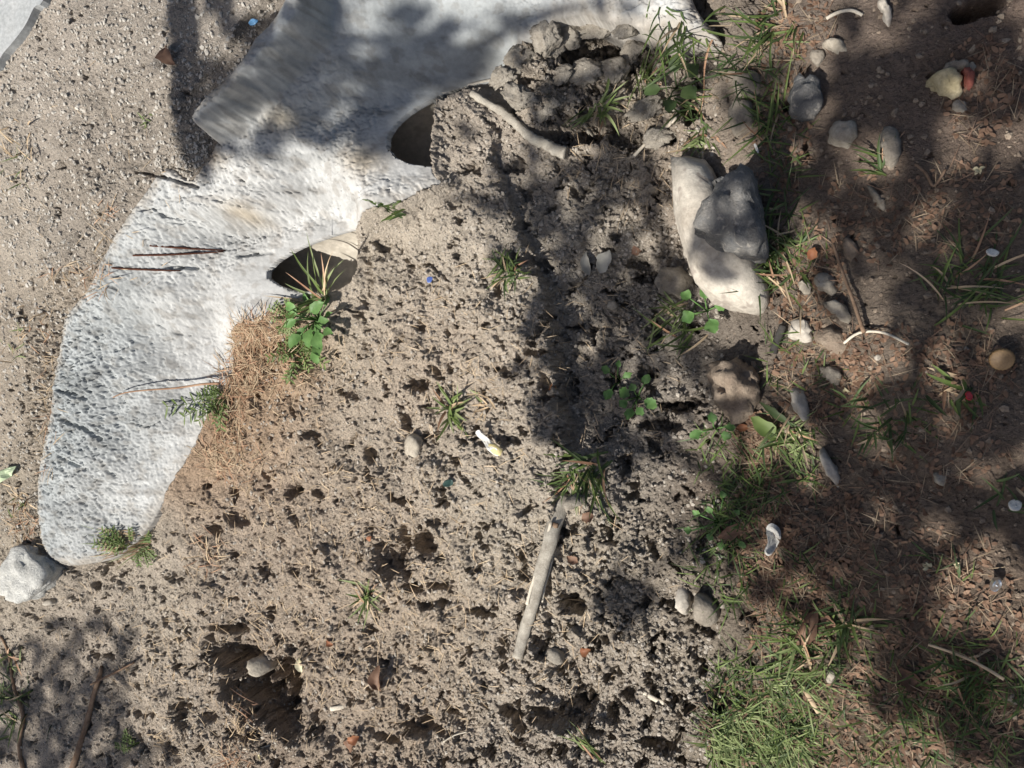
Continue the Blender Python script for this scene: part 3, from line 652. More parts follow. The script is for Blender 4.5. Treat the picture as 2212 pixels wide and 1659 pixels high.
# ------------------------------------------------------------------ stones, clods and rubble
import bmesh
_bm = bmesh.new(); bmesh.ops.create_icosphere(_bm, subdivisions=4, radius=1.0); _bm.verts.ensure_lookup_table()
ICO_V = np.array([v.co[:] for v in _bm.verts]); ICO_F = np.array([[v.index for v in f.verts] for f in _bm.faces]); _bm.free()
_bm = bmesh.new(); bmesh.ops.create_icosphere(_bm, subdivisions=3, radius=1.0); _bm.verts.ensure_lookup_table()
ICO3_V = np.array([v.co[:] for v in _bm.verts]); ICO3_F = np.array([[v.index for v in f.verts] for f in _bm.faces]); _bm.free()
def clod(label, cx, cy, rx, ry, an, seed, group=None):
    """a broken lump of dry earth"""
    rnd = np.random.default_rng(seed); base = soft(cx, cy); sc_ = np.array([rx, ry, .62 * min(rx, ry)]) * .00098
    a = math.radians(an); v = ICO_V.copy(); o = rnd.uniform(0, 50, 3)
    f1 = fbm(v[:, 0] * 1.1 + v[:, 2] * .8 + o[0], v[:, 1] * 1.1 - v[:, 2] * .7 + o[1], seed, 3); f2 = fbm(v[:, 0] * 3.4 - v[:, 2] * 2.6 + o[1], v[:, 1] * 3.4 + v[:, 2] * 2.9 + o[2], seed + 3, 4, 2.0, .65)
    v *= (1 + .38 * f1 + .26 * f2)[:, None]
    for m in rnd.normal(size=(7, 3)):
        m = m / np.linalg.norm(m); d = v @ m; v = v - m * (np.clip(d - rnd.uniform(.55, .85), 0, None) * .9)[:, None]
    v *= (1 + .10 * fbm(v[:, 0] * 8 + v[:, 2] * 5 + o[2], v[:, 1] * 8 - v[:, 2] * 6 + o[0], seed + 5, 3))[:, None]
    v = v * sc_; v[:, :2] = v[:, :2] @ np.array([[math.cos(a), math.sin(a)], [-math.sin(a), math.cos(a)]])
    ob = link('clod', mesh_np('clod', v, ICO_F), M['clod'], None, base + [0, 0, .002]); return tag(ob, label, 'clod', group)

def stone(name, label, cat, outline, thick, mat, sink=.012, flat=3.6, lump=.12, seed=0, group=None, tilt=(0, 0), facet=0.9, rg=None):
    """a rock whose plan follows an outline noted in pixels, rounded over the top, sunk into the soil"""
    rnd = np.random.default_rng(seed + 91)
    if len(outline) == 5 and not hasattr(outline[0], '__len__'):            # centre, half width, half height, turn
        cx, cy, rx, ry, an = outline; an = math.radians(an); pts = []
        for i in range(9):
            t = 2 * math.pi * (i + rnd.uniform(-.3, .3)) / 9; r = rnd.uniform(.8, 1.12)
            a, b = rx * r * math.cos(t), ry * r * math.sin(t)
            pts.append((cx + a * math.cos(an) + b * math.sin(an), cy - a * math.sin(an) + b * math.cos(an)))
        outline = pts
    raw = np.array(outline, float); lin = np.concatenate([raw[i] + (raw[(i + 1) % len(raw)] - raw[i]) * np.arange(5)[:, None] / 5 for i in range(len(raw))])
    outline = .6 * lin + .4 * smooth_line(raw, 5, True)
    c = outline.mean(0); base = soft(*c)
    P = p2w(outline[:, 0], outline[:, 1], base[2] + thick * .4)[:, :2] - base[:2]
    ox, oy = rnd.uniform(0, 90, 2); size = np.abs(P).max()
    if tilt == (0, 0): tilt = tuple(rnd.uniform(-.3, .3, 2))
    if rg is None: rg = .0030 if name == 'rock' else .0020
    Vu, Fu = (ICO_V, ICO_F) if size > .045 else (ICO3_V, ICO3_F)
    v = Vu.copy(); th = np.arctan2(v[:, 1], v[:, 0]); rho = np.hypot(v[:, 0], v[:, 1])
    k = 1 / (rho ** flat + np.abs(v[:, 2]) ** flat) ** (1 / flat)
    pa = np.arctan2(P[:, 1], P[:, 0]); od = np.argsort(pa); pr = np.hypot(P[:, 0], P[:, 1])[od]; pa = pa[od]
    Rad = np.interp(th, np.concatenate([pa - 2 * np.pi, pa, pa + 2 * np.pi]), np.tile(pr, 3))
    q = np.stack([np.cos(th) * rho * k * Rad, np.sin(th) * rho * k * Rad, np.where(v[:, 2] > 0, thick * v[:, 2] * k, (.04 + thick * .4) * v[:, 2] * k)], 1)
    if facet:
        nrm = rnd.normal(size=(8, 3)); nrm[:, 2] = np.abs(nrm[:, 2]) * .8; nrm /= np.linalg.norm(nrm, axis=1)[:, None]
        for m in nrm:
            lim = facet * size * .8 + .25 * thick; d = q @ m; q = q - m * (np.clip(d - lim, 0, None) * .85)[:, None]
    xs, ys = q[:, 0] / size, q[:, 1] / size
    q[:, 2] += lump * thick * fbm(xs * 1.8 + ox, ys * 1.8 + oy, seed, 4) * (v[:, 2] > -.2) + tilt[0] * q[:, 0] + tilt[1] * q[:, 1]
    q *= (1 + (.05 + .25 * lump) * fbm(xs * 3 + ox + q[:, 2] * 25, ys * 3 + oy - q[:, 2] * 30, seed + 9, 4))[:, None]
    gx, gy = q[:, 0] + base[0] + q[:, 2] * .6, q[:, 1] + base[1] + q[:, 2] * .7
    rf = rg * (1.3 * fbm(gx * 60, gy * 60, seed + 31, 4, 2.0, .65) - 1.5 * sstep(.25, .6, fbm(gx * 110, gy * 110, seed + 35, 2)))
    q += v * rf[:, None]
    o = link(name, mesh_np(name, q, Fu), M[mat], None, base - np.array([0, 0, sink + (.007 if name in ('stone', 'pebble', 'shard') else 0)]))
    return tag(o, label, cat, group)

stone('concrete_block', 'long white rounded concrete block leaning on the bank edge under the dark rock', 'block', [(1446, 345), (1478, 328), (1531, 345), (1556, 400), (1600, 480), (1640, 560), (1668, 640), (1648, 676), (1622, 680), (1585, 666), (1541, 649), (1497, 605), (1475, 541), (1453, 456)], .085, 'white_stone', .0, 2.2, .06, 1, None, (.0, .02), 0)
stone('rock', 'large dark blue-grey angular rock lying on the white concrete block', 'rock', [(1585, 398), (1612, 378), (1630, 390), (1640, 434), (1650, 483), (1660, 541), (1648, 562), (1612, 564), (1551, 537), (1506, 510), (1521, 463), (1558, 420)], .10, 'dark_stone', -.055, 3.6, .16, 2, None, (.05, .1), 0)
stone('rock', 'narrow dark stone wedged behind the upper corner of the dark rock', 'rock', [(1546, 432), (1562, 395), (1578, 390), (1574, 425), (1556, 450)], .11, 'dark_stone', 0, 3, .1, 3)
stone('rock', 'grey round rock half buried left of the white concrete block', 'rock', [(1412, 600), (1430, 578), (1468, 574), (1492, 598), (1490, 626), (1462, 640), (1424, 632)], .05, 'grey_stone', .01, 3.6, .12, 4)
stone('stone', 'small flat pale stone in the gully left of the grey round rock', 'stone', [(1308, 664), (1312, 650), (1326, 648), (1332, 660), (1322, 670)], .018, 'pale_stone', .0, 3, .05, 5)
stone('rock', 'dirt-covered lumpy brown rock on the bank edge below the white concrete block', 'rock', [(1524, 800), (1545, 780), (1590, 778), (1632, 800), (1644, 850), (1625, 895), (1600, 920), (1570, 905), (1545, 870)], .07, 'brown_stone', .012, 3.6, .28, 6)
stone('stone', 'tan rounded stone, upper of the two rounded stones right of the white block', 'stone', [(1753, 600), (1765, 588), (1795, 588), (1813, 610), (1808, 632), (1795, 637), (1770, 622)], .032, 'pale_stone', .006, 3.6, .08, 7)
stone('stone', 'tan scalloped stone just below the upper rounded one on the bank', 'stone', [(1777, 652), (1795, 646), (1830, 660), (1846, 685), (1835, 698), (1815, 690), (1790, 668)], .030, 'pale_stone', .006, 3.6, .12, 8)
stone('stone', 'small pale wedge stone left of the upper rounded stone on the bank', 'stone', [(1724, 606), (1738, 598), (1755, 612), (1752, 636), (1740, 637), (1728, 622)], .032, 'pale_stone', .006, 3.6, .1, 9)
stone('stone', 'whitish stone with flat left face beside the black stick on the bank', 'stone', [(1702, 705), (1716, 687), (1745, 690), (1758, 712), (1752, 738), (1724, 738), (1705, 728)], .042, 'white_stone', .006, 3.6, .1, 10)
stone('stone', 'large flat tan stone right of the whitish stone on the bank', 'stone', [(1755, 712), (1790, 702), (1830, 722), (1838, 755), (1815, 768), (1785, 752), (1762, 736)], .030, 'brown_stone', .008, 3.6, .12, 11)
stone('shard', 'blue-grey flat shard lying in dry grass below the tan bank stones', 'shard', [(1770, 795), (1790, 788), (1816, 800), (1818, 828), (1800, 832), (1782, 816)], .020, 'grey_stone', .0, 4, .05, 12, None, (.1, 0))
stone('stone', 'long pale upright stone edge in the grass below the grey shard', 'stone', [(1706, 845), (1720, 830), (1740, 842), (1748, 885), (1745, 912), (1728, 905), (1712, 880)], .032, 'white_stone', .006, 3.6, .12, 13)
stone('stone', 'narrow pale stone ridge running down the bank below the long upright stone', 'stone', [(1766, 970), (1780, 966), (1800, 1000), (1835, 1070), (1832, 1080), (1800, 1045), (1775, 1005)], .022, 'white_stone', .008, 3.6, .15, 14)
stone('stone', 'bluish smooth stone at the bank top beside the end of the headwall', 'stone', [(1580, 165), (1598, 145), (1640, 150), (1650, 180), (1625, 206), (1590, 200)], .04, 'grey_stone', .012, 3.6, .08, 15)
stone('stone', 'grey stone with round face just above the tuft beside the white block', 'stone', [(1570, 230), (1590, 208), (1625, 212), (1632, 255), (1610, 290), (1580, 285)], .045, 'grey_stone', .012, 3.6, .1, 16)
stone('stone', 'pale earth-coloured stone near the top edge of the bank', 'stone', (1808, 94, 33, 15, -18), .02, 'pale_stone', .004, 3.6, .1, 17)
stone('stone', 'small flat grey stone left of the pale earth-coloured stone near the top', 'stone', [(1747, 118), (1756, 99), (1780, 102), (1781, 120), (1768, 135)], .012, 'grey_stone', .002, 3, .05, 18)
stone('rock', 'tall dark brown rock column in shade on the upper bank', 'rock', [(1705, 190), (1722, 162), (1765, 165), (1780, 200), (1772, 240), (1730, 248), (1704, 230)], .05, 'dark_stone', .01, 3.6, .2, 19)
stone('stone', 'light tan stone in the sunny patch right of the dark rock column', 'stone', (1823, 284, 36, 30, -30), .025, 'pale_stone', .006, 3.6, .1, 20)
stone('stone', 'upright blue-grey stone on the bare upper bank', 'stone', [(1898, 285), (1915, 258), (1945, 270), (1950, 330), (1935, 362), (1912, 340)], .025, 'grey_stone', .008, 3.6, .15, 21)
stone('stone', 'pale narrow slab cut by the top edge of the picture', 'slab', [(1897, -10), (1915, -12), (1930, 40), (1922, 50), (1908, 30)], .02, 'white_stone', .004, 3, .06, 22)
stone('stone', 'thin grey splinter stone on the bank right of the dark rock', 'stone', [(1876, 402), (1884, 396), (1920, 448), (1918, 458), (1908, 455)], .012, 'grey_stone', .002, 3, .08, 23)
stone('shard', 'reddish brown shard sticking up in dry grass above the tan rounded stones', 'shard', [(1818, 520), (1830, 508), (1850, 525), (1864, 560), (1840, 566), (1824, 545)], .02, 'brown_stone', .004, 3, .08, 24)
stone('rock', 'yellowish angular rock in front of the dark hollow at upper right', 'rock', [(2003, 178), (2022, 155), (2060, 148), (2082, 165), (2080, 195), (2062, 206), (2030, 192)], .040, 'yellow_stone', .006, 3, .1, 25, None, (0, 0), .6)
stone('rock', 'blue-grey flat rock inside the dark hollow at upper right', 'rock', [(2034, 145), (2050, 130), (2090, 124), (2096, 140), (2070, 150)], .03, 'grey_stone', .01, 3, .08, 26)
stone('brick_fragment', 'broken red brick fragment touching the yellowish rock', 'brick', [(2080, 150), (2094, 146), (2106, 165), (2104, 184), (2090, 182)], .032, 'brick_red', .004, 4, .06, 27)
stone('stone', 'small whitish stone above the red brick fragment', 'stone', (2102, 140, 12, 9, 30), .022, 'pale_stone', .002, 3.6, .1, 28)
stone('stone', 'pale greenish stone below the red brick fragment', 'stone', (2076, 222, 18, 15, 10), .016, 'pale_stone', .003, 3.6, .1, 29)
stone('concrete_chunk', 'broken white concrete chunk off the low end of the headwall', 'chunk', [(40, 1177), (61, 1179), (74, 1197), (95, 1214), (106, 1238), (104, 1260), (85, 1277), (61, 1297), (38, 1297), (4, 1270), (4, 1242), (21, 1208)], .034, 'chunk', -.002, 7, .10, 30, None, (-.06, -.05), 0, .0045)
stone('pebble', 'round whitish pebble beside the broken concrete chunk', 'pebble', (99, 1303, 11, 9, 0), .014, 'white_stone', .0, 2, .06, 31)
stone('stone', 'pale pitted stone standing in the middle of the big dark pit', 'stone', [(520, 1440), (530, 1430), (556, 1428), (568, 1440), (564, 1456), (550, 1470), (538, 1466)], .03, 'pale_stone', .015, 2.8, .15, 32)
stone('stone', 'flat whitish stone crusted with soil left of the yellow scrap', 'stone', [(868, 960), (880, 936), (900, 938), (907, 962), (898, 988), (872, 988)], .014, 'pale_stone', .0, 3.5, .1, 33)
stone('stone', 'white upright stone on the ditch side of the greenish slab', 'stone', [(1456, 1290), (1468, 1268), (1486, 1276), (1491, 1310), (1480, 1332), (1460, 1322)], .035, 'white_stone', .006, 3.6, .1, 34)
stone('slab', 'grey-green flat slab at the foot of the grassy bank', 'slab', [(1497, 1295), (1506, 1282), (1530, 1292), (1553, 1320), (1550, 1345), (1525, 1354), (1500, 1340)], .032, 'grey_stone', .004, 4, .05, 35)
stone('pebble', 'bright white pebble on the bank right of the grey shard', 'pebble', (1897, 772, 8, 7, 20), .012, 'white_stone', 0, 2, .05, 36)
stone('pebble', 'creamy oval pebble in the sunny patch left of the bottle cap', 'pebble', (2092, 759, 8, 11, 0), .012, 'white_stone', 0, 2, .05, 37)
stone('pebble', 'grey round pebble with brown side in the lower bank grass', 'pebble', (1796, 1464, 13, 18, -10), .022, 'pale_stone', .002, 2, .05, 38)
stone('stone', 'grey stone at the right edge near the lower corner', 'stone', (2195, 1512, 18, 16, 20), .018, 'grey_stone', .002, 3.6, .1, 39)
stone('pebble', 'round pale pebble in deep shade on the right bank', 'pebble', (2037, 1034, 17, 17, 0), .016, 'pale_stone', .003, 2, .1, 40)
stone('pebble', 'pale pebble on the fringe of bank grass above the brown pod', 'pebble', (1562, 1098, 11, 10, 20), .016, 'white_stone', .0, 2, .08, 41)
stone('clod', 'large pale smooth clod just right of the lower end of the driftwood stick', 'clod', (1196, 1418, 24, 18, -30), .02, 'clod', .004, 2.4, .12, 42)
stone('clod', 'soft light clod at the upper end of the driftwood stick', 'clod', (1240, 1082, 30, 17, 25), .03, 'clod', .004, 2.2, .1, 43)
# broken clods heaped under the wing of the headwall
HEAP = [(1180, 75, 26, 32, 10, 'tall grey clod leaning against the headwall, leftmost under its wing'), (1225, 68, 30, 26, -20, 'crumbly clod second from the left under the wing'), (1290, 62, 34, 24, 0, 'broad clod in the middle under the wing of the headwall'), (1355, 62, 20, 18, 30, 'small square clod near the right end under the wing'),
  (1120, 128, 30, 22, 25, 'long clod touching the headwall right of the buried pipe'), (1120, 212, 32, 24, -15, 'smooth grey clod below the buried pipe end'), (1190, 105, 28, 20, 40, 'knobbly clod just below the tall grey clod'), (1212, 160, 22, 20, 0, 'crumbly clod above the wood chip and the hollow'), (1265, 148, 26, 22, 20, 'clod beside the white splinter under the wing'),
  (1330, 150, 30, 24, -10, 'pale clod left of the upper grass tuft'), (1178, 232, 24, 18, 15, 'rounded clod right of the dark cleft and the bare root'), (1395, 235, 26, 22, 0, 'clod between the two grass tufts under the wing'), (1420, 300, 30, 20, 15, 'flat clod above the white concrete block'), (1085, 165, 24, 20, 0, 'grey clod covering the buried pipe end'), (1370, 105, 24, 20, 60, 'clod hard against the wing beside the shaded grass')]
for k, (x, y, rx, ry, an, lb) in enumerate(HEAP):
    clod(lb, x, y, rx * 1.12, ry * 1.12, an, 60 + k, 'clods heaped under the wing of the headwall')

# ------------------------------------------------------------------ wood, roots, sticks
def stick(name, label, cat, pts, r0, r1, mat, lift=.004, flat=.8, rough=.1, sub=4, group=None):
    q = smooth_line([at(x, y) for x, y in pts], sub); n = len(q)
    z = q[:, 2].copy()
    for _ in range(6): z[1:-1] = (z[:-2] + 2 * z[1:-1] + z[2:]) / 4
    q[:, 2] = np.maximum(z, q[:, 2] - .006) + lift
    base = q.mean(0); base[2] = q[:, 2].min()
    b = MB(); b.tube([p - base for p in q], [r0 + (r1 - r0) * i / (n - 1) for i in range(n)], 9, flat, rough)
    o = b.build(name, M[mat], None, True, base); return tag(o, label, cat, group) if label else o

drift = stick('driftwood_stick', 'long grey weathered driftwood stick half buried in the ditch bed', 'stick', [(1226, 1068), (1205, 1120), (1190, 1170), (1175, 1225), (1155, 1300), (1138, 1360), (1122, 1418)], .016, .0105, 'wood_grey', .011, .6, .08)
for side, rr_, mt_ in ((-.42, .0030, 'wood_white'), (.12, .0062, 'wood_brown'), (.60, .0030, 'wood_white')):                                # ridges of loose bark along it
    q = []
    for k, (x, y) in enumerate([(1205, 1125), (1192, 1170), (1178, 1220), (1166, 1262), (1156, 1300)]):
        p = at(x + side * 24, y); q.append(p)
    q = smooth_line(q, 4); q[:, 2] = np.interp(np.arange(len(q)), [0, len(q) - 1], [np.median(q[:, 2]) + .014, np.median(q[:, 2]) + .012])
    b = MB(); b.tube([p - np.array(drift.location) for p in q], rr_, 8, .45, .12); b.build('bark_strip', M[mt_], drift)
stick('root', 'bare pale root bridging the hollow below the buried pipe end', 'root', [(1022, 204), (1055, 226), (1090, 246), (1120, 272), (1148, 298), (1176, 312), (1205, 328), (1225, 334)], .006, .012, 'wood_grey', .010, .7, .22, 6)
stick('wood_chip', 'flat grey wood chip lying beside the lower grass tuft under the wing', 'wood chip', [(1254, 256), (1268, 274), (1290, 301)], .007, .006, 'wood_grey', .008, .4, .1)
stick('splinter', 'short white wood splinter on the clods under the wing', 'splinter', [(1258, 136), (1264, 146), (1269, 155)], .0032, .003, 'wood_white', .012, .6, .1)
stick('dry_stalk', 'yellow dry stalk crossing the dark cleft above the white concrete block', 'stalk', [(1372, 340), (1400, 312), (1440, 282), (1462, 256)], .0028, .0035, 'wood_white', .010, .6, .1)
stick('black_stick', 'short black charred stick beside the whitish stone on the bank', 'stick', [(1671, 762), (1680, 735), (1692, 704)], .0065, .0055, 'wood_black', .016, .7, .12)
stick('wood_chip', 'small white wood chip on brown soil near the bottom', 'wood chip', [(716, 1530), (738, 1527), (758, 1525)], .005, .0045, 'wood_white', .004, .4, .08)
stick('splinter', 'pale wood splinter in the rough soil left of the bottom grass', 'splinter', [(1392, 1494), (1424, 1506), (1456, 1516)], .004, .005, 'wood_white', .006, .5, .12)
stick('dry_stalk', 'thin leaning stalk in shade at the lower left', 'stalk', [(205, 1475), (245, 1455), (298, 1428)], .0022, .0026, 'wood_brown', .012, 1, .05)
stick('root', 'dark exposed root running down the shaded lower left', 'root', [(222, 1440), (206, 1500), (190, 1560), (172, 1620), (150, 1680)], .005, .009, 'wood_brown', .003, .8, .1)
stick('root', 'second dark root nearest the lower left corner', 'root', [(2, 1372), (26, 1415), (30, 1480), (54, 1545), (44, 1610), (60, 1690)], .003, .006, 'wood_brown', .004, .8, .1)
stick('dry_stalk', 'long straight straw left of the dry tuft at the bottom', 'stalk', [(358, 1572), (395, 1556), (432, 1545)], .0024, .002, 'wood_white', .006, 1, .05)
stick('dry_stalk', 'bent straw lying on the lower rim of the big pit', 'stalk', [(530, 1615), (575, 1612), (620, 1590)], .002, .002, 'wood_white', .006, 1, .05)
stick('dry_stalk', 'long thin brown stalk slanting over the right bank stones', 'stalk', [(1798, 530), (1818, 590), (1840, 650), (1864, 720)], .0022, .003, 'wood_brown', .020, 1, .05)
stick('dry_stalk', 'arched tan stalk below the tan stones on the right bank', 'stalk', [(1822, 742), (1855, 720), (1905, 720), (1960, 745)], .0022, .0018, 'wood_white', .016, 1, .05)
stick('dry_stalk', 'forked brown stalk standing on the far right bank', 'stalk', [(1975, 358), (1998, 378), (2015, 405), (2040, 370)], .0022, .002, 'wood_brown', .010, 1, .05)
stick('twig', 'pale bent twig at the top of the right bank', 'twig', [(1785, 45), (1810, 32), (1840, 28), (1862, 38)], .0028, .0024, 'wood_white', .008, .8, .1)
stick('dry_stalk', 'pale grass stem with seed head slanting across the lower right bank', 'stalk', [(2000, 1382), (2060, 1402), (2110, 1425), (2160, 1455)], .0018, .0024, 'straw', .022, .6, .1)
stick('bark_strip', 'tan bark strip lying in the grass at the lower bank', 'bark', [(1728, 1468), (1748, 1500), (1768, 1535)], .0045, .004, 'straw', .008, .5, .1)
stick('twig', 'thin pale twig on the rough soil near the bottom', 'twig', [(960, 1600), (985, 1585), (1012, 1578)], .0016, .0014, 'wood_white', .006, 1, .1)
stick('twig', 'reddish bare twig arching over the concrete face above the feathery weed', 'twig', [(266, 858), (290, 848), (340, 842), (400, 838), (455, 830), (492, 828)], .0012, .0028, 'straw_red', .026, 1, .05)

# ------------------------------------------------------------------ litter and fallen leaves
def crumple(name, label, cat, outline, thick, mat, seed, lift=.004, group=None):
    """thin creased sheet"""
    rnd = np.random.default_rng(seed); o2 = smooth_line(outline, 3, True); c = o2.mean(0); base = soft(*c, .004)
    P = p2w(o2[:, 0], o2[:, 1], base[2])[:, :2] - base[:2]; n = len(P); V = [(0, 0, thick)]; F = []; rings = 5
    for k in range(1, rings + 1):
        for i in range(n):
            x, y = P[i] * k / rings
            V.append((x, y, lift + thick * (.5 + .9 * float(perlin(np.array([x * 55 + seed]), np.array([y * 55]), seed)[0])) * (1.0 if k < rings else .6)))
    for i in range(n): F.append((0, 1 + i, 1 + (i + 1) % n))
    for k in range(rings - 1):
        for i in range(n): F.append((1 + k * n + i, 1 + (k + 1) * n + i, 1 + (k + 1) * n + (i + 1) % n, 1 + k * n + (i + 1) % n))
    b0 = len(V)
    V += [(v[0], v[1], v[2] - .0012) for v in V[:b0]]; F += [tuple(b0 + i for i in f)[::-1] for f in F[:]]
    e = 1 + (rings - 1) * n
    for i in range(n): F.append((e + i, b0 + e + i, b0 + e + (i + 1) % n, e + (i + 1) % n))
    o = link(name, mesh_py(name, V, F, False), M[mat], None, base); return tag(o, label, cat, group)

sc1 = crumple('paper_scrap', 'white and yellow paper scrap lying on the ditch bed', 'scrap', [(1030, 936), (1040, 928), (1052, 942), (1072, 960), (1085, 972), (1080, 984), (1066, 980), (1048, 958)], .010, 'paper', 3)
c = np.array(sc1.location); q = [(1056, 958), (1072, 960), (1086, 973), (1080, 985), (1066, 981), (1054, 968)]; P = p2w([a for a, b in q], [b for a, b in q], c[2] + .014) - c
b = MB(); b.add(list(P) + [p - [0, 0, .0015] for p in P], [tuple(range(6)), tuple(range(11, 5, -1))] + [(i, 6 + i, 6 + (i + 1) % 6, (i + 1) % 6) for i in range(6)]); yl = b.build('yellow_end', M['paper_yellow'], sc1); yl['label'] = 'torn yellow end of the scrap'
crumple('paper_scrap', 'crumpled white paper in the bank grass', 'paper', [(1655, 1140), (1668, 1126), (1684, 1135), (1688, 1155), (1678, 1180), (1662, 1196), (1652, 1184), (1660, 1165)], .026, 'paper', 5, .008)
crumple('plastic_scrap', 'small bright blue plastic scrap on the ditch bed', 'scrap', [(925, 602), (930, 598), (936, 600), (933, 610), (926, 611)], .006, 'blue_plastic', 7)
crumple('plastic_scrap', 'pale blue plastic scrap against the road side of the headwall', 'scrap', [(540, 50), (552, 44), (562, 47), (556, 56), (544, 57)], .006, 'blue_pale', 8)
crumple('plastic_scrap', 'small red plastic scrap on the far right bank', 'scrap', [(2082, 850), (2092, 845), (2100, 855), (2096, 864), (2085, 862)], .008, 'red_plastic', 9)
crumple('plastic_scrap', 'pale green plastic sheet at the left edge beside the headwall', 'scrap', [(-14, 1030), (4, 1022), (24, 1010), (42, 1006), (36, 1022), (16, 1038), (-14, 1050)], .012, 'green_plastic', 10, .006)
crumple('plastic_scrap', 'tiny dark green scrap below the yellow paper on the ditch bed', 'scrap', [(960, 1046), (966, 1036), (978, 1036), (980, 1046), (968, 1051)], .008, 'dark_green', 11)
crumple('foil_ball', 'crumpled silver foil on the lower right bank', 'foil', [(2134, 1256), (2142, 1244), (2158, 1246), (2162, 1262), (2152, 1276), (2138, 1272)], .018, 'foil', 12)
crumple('paper_scrap', 'small white scrap at the right edge in deep shade', 'scrap', [(2176, 1086), (2188, 1078), (2204, 1084), (2198, 1100), (2180, 1100)], .012, 'paper', 13)
crumple('paper_scrap', 'small white sliver of paper above the dark rock', 'scrap', [(1629, 318), (1634, 316), (1640, 332), (1637, 335)], .004, 'paper', 14, .012)
crumple('paper_scrap', 'pale torn scrap on the right bank near the feathery grass', 'scrap', [(2128, 543), (2140, 538), (2156, 546), (2148, 556), (2132, 553)], .008, 'paper', 15)
p = at(2160, 776, .004); b = MB()
prof = [(0, .0062), (.0125, .0060), (.0142, .0050), (.0152, .0005), (.0142, .0002)]; V = []; F = []; sg = 42
for r, z in prof:
    for i in range(sg):
        t = 2 * math.pi * i / sg; rr = r * (1 + (.03 * math.cos(21 * t) if r > .0135 else 0)); V.append((rr * math.cos(t), rr * math.sin(t), z))
for k in range(len(prof) - 1):
    for i in range(sg): F.append((k * sg + i, (k + 1) * sg + i, (k + 1) * sg + (i + 1) % sg, k * sg + (i + 1) % sg))
b.add(V, F); cap = b.build('bottle_cap', M['cap'], None, True, p + [0, 0, .006]); cap.rotation_euler = (.35, -.2, 0)
tag(cap, 'rusty brown bottle cap tilted on the far right bank', 'bottle cap')

def leaf_mesh(L, Wd, curl=.25, fold=.25, nseg=7, tip=1.2):
    V, F = [], []
    for i in range(nseg + 1):
        t = i / nseg; w = Wd * math.sin(math.pi * min(.985, t ** (1 / tip) * .97 + .015)) ** .8
        x = L * t; z = curl * L * math.sin(math.pi * t) * .6
        jit = lambda: random.uniform(-.10, .10) * Wd
        V += [(x + jit(), -w + 2 * jit() * (0 < i < nseg), z + fold * w + 2 * jit()), (x, -w * .5, z + fold * w * .3 + jit()), (x, 0, z), (x, w * .5, z + fold * w * .3 + jit()), (x + jit(), w + 2 * jit() * (0 < i < nseg), z + fold * w + 2 * jit())]
    for i in range(nseg):
        for j in range(4): F.append((i * 5 + j, i * 5 + j + 1, i * 5 + j + 6, i * 5 + j + 5))
    return V, F
def fallen_leaf(label, px, py, ang, L, Wd, mat, curl=.3, fold=.5, name='fallen_leaf', lift=.005, group=None):
    V, F = leaf_mesh(L, Wd, curl, fold); o = link(name, mesh_py(name, V, F), M[mat], None, at(px, py, lift)); o.rotation_euler = (random.uniform(-.2, .2), random.uniform(-.25, .1), math.radians(ang))
    return tag(o, label, 'leaf', group)
fallen_leaf('curled brown bark-like leaf standing on the lower ditch bed', 822, 1490, 88, .052, .014, 'leaf_brown', .25, 1.0)
fallen_leaf('tiny orange leaf fragment between the two small pits', 799, 1168, 60, .012, .006, 'leaf_orange')
fallen_leaf('bright orange folded leaf in the rough soil right of the driftwood stick', 1254, 1405, 15, .022, .008, 'leaf_orange', .3, .8)
fallen_leaf('dark red curled leaf at the left of the lower ditch bed', 708, 1382, -20, .020, .006, 'leaf_orange', .4, .8)
fallen_leaf('rust-red narrow leaf at the foot of the shaded ridge', 1196, 858, 85, .028, .007, 'leaf_orange', .2, .6)
fallen_leaf('pinkish dry leaf right of the driftwood stick', 1250, 1215, 150, .024, .008, 'leaf_brown', .3, .6)
fallen_leaf('reddish leaf poking out under the upper end of the driftwood stick', 1285, 1112, 200, .026, .010, 'leaf_brown', .3, .7)
fallen_leaf('grey curled leaf, left of a pair in the shaded gully', 1275, 596, 95, .045, .010, 'leaf_grey', .25, .7)
fallen_leaf('broad grey leaf, right of a pair in the shaded gully', 1296, 590, 65, .045, .014, 'leaf_grey', .2, .5)
fallen_leaf('small rust-brown leaf in the dark gully left of the white block', 1365, 550, 20, .020, .009, 'leaf_brown', .3, .5)
fallen_leaf('brown curled pod in the grass above the crumpled paper', 1552, 1158, 30, .060, .010, 'leaf_brown', .2, .9, lift=.012)
fallen_leaf('reddish brown rolled leaf standing in the bank grass', 1716, 1386, 62, .070, .013, 'leaf_brown', .12, 1.2, lift=.014)
fallen_leaf('brown rolled leaf with dark shadow on the lower right bank', 1936, 1440, -40, .045, .013, 'leaf_brown', .3, .9, lift=.008)
fallen_leaf('dark-rimmed curled leaf right of the rolled reddish leaf', 1776, 1320, -50, .030, .008, 'leaf_brown', .3, .8, lift=.010)
fallen_leaf('orange leaf at the top of the stones on the bank', 1752, 565, 75, .020, .008, 'leaf_orange', .3, .6, lift=.012)
fallen_leaf('small orange leaf under the dirt-covered rock', 1590, 925, 10, .024, .006, 'leaf_orange', .2, .6, lift=.010)
fallen_leaf('white curled petal-like leaf beside the big pit', 648, 1420, -70, .030, .008, 'petal', .2, .6)
fallen_leaf('dry pinkish leaf near the bottom left of the rough soil', 778, 1590, 200, .026, .010, 'leaf_orange', .3, .6)
fallen_leaf('dark brown leaf on the gravel road side beside the shadow', 362, 105, -60, .040, .016, 'leaf_brown', .3, .7)
fallen_leaf('reddish dry leaf at the lower edge of the rough soil', 752, 1612, 40, .030, .012, 'leaf_brown', .3, .6)
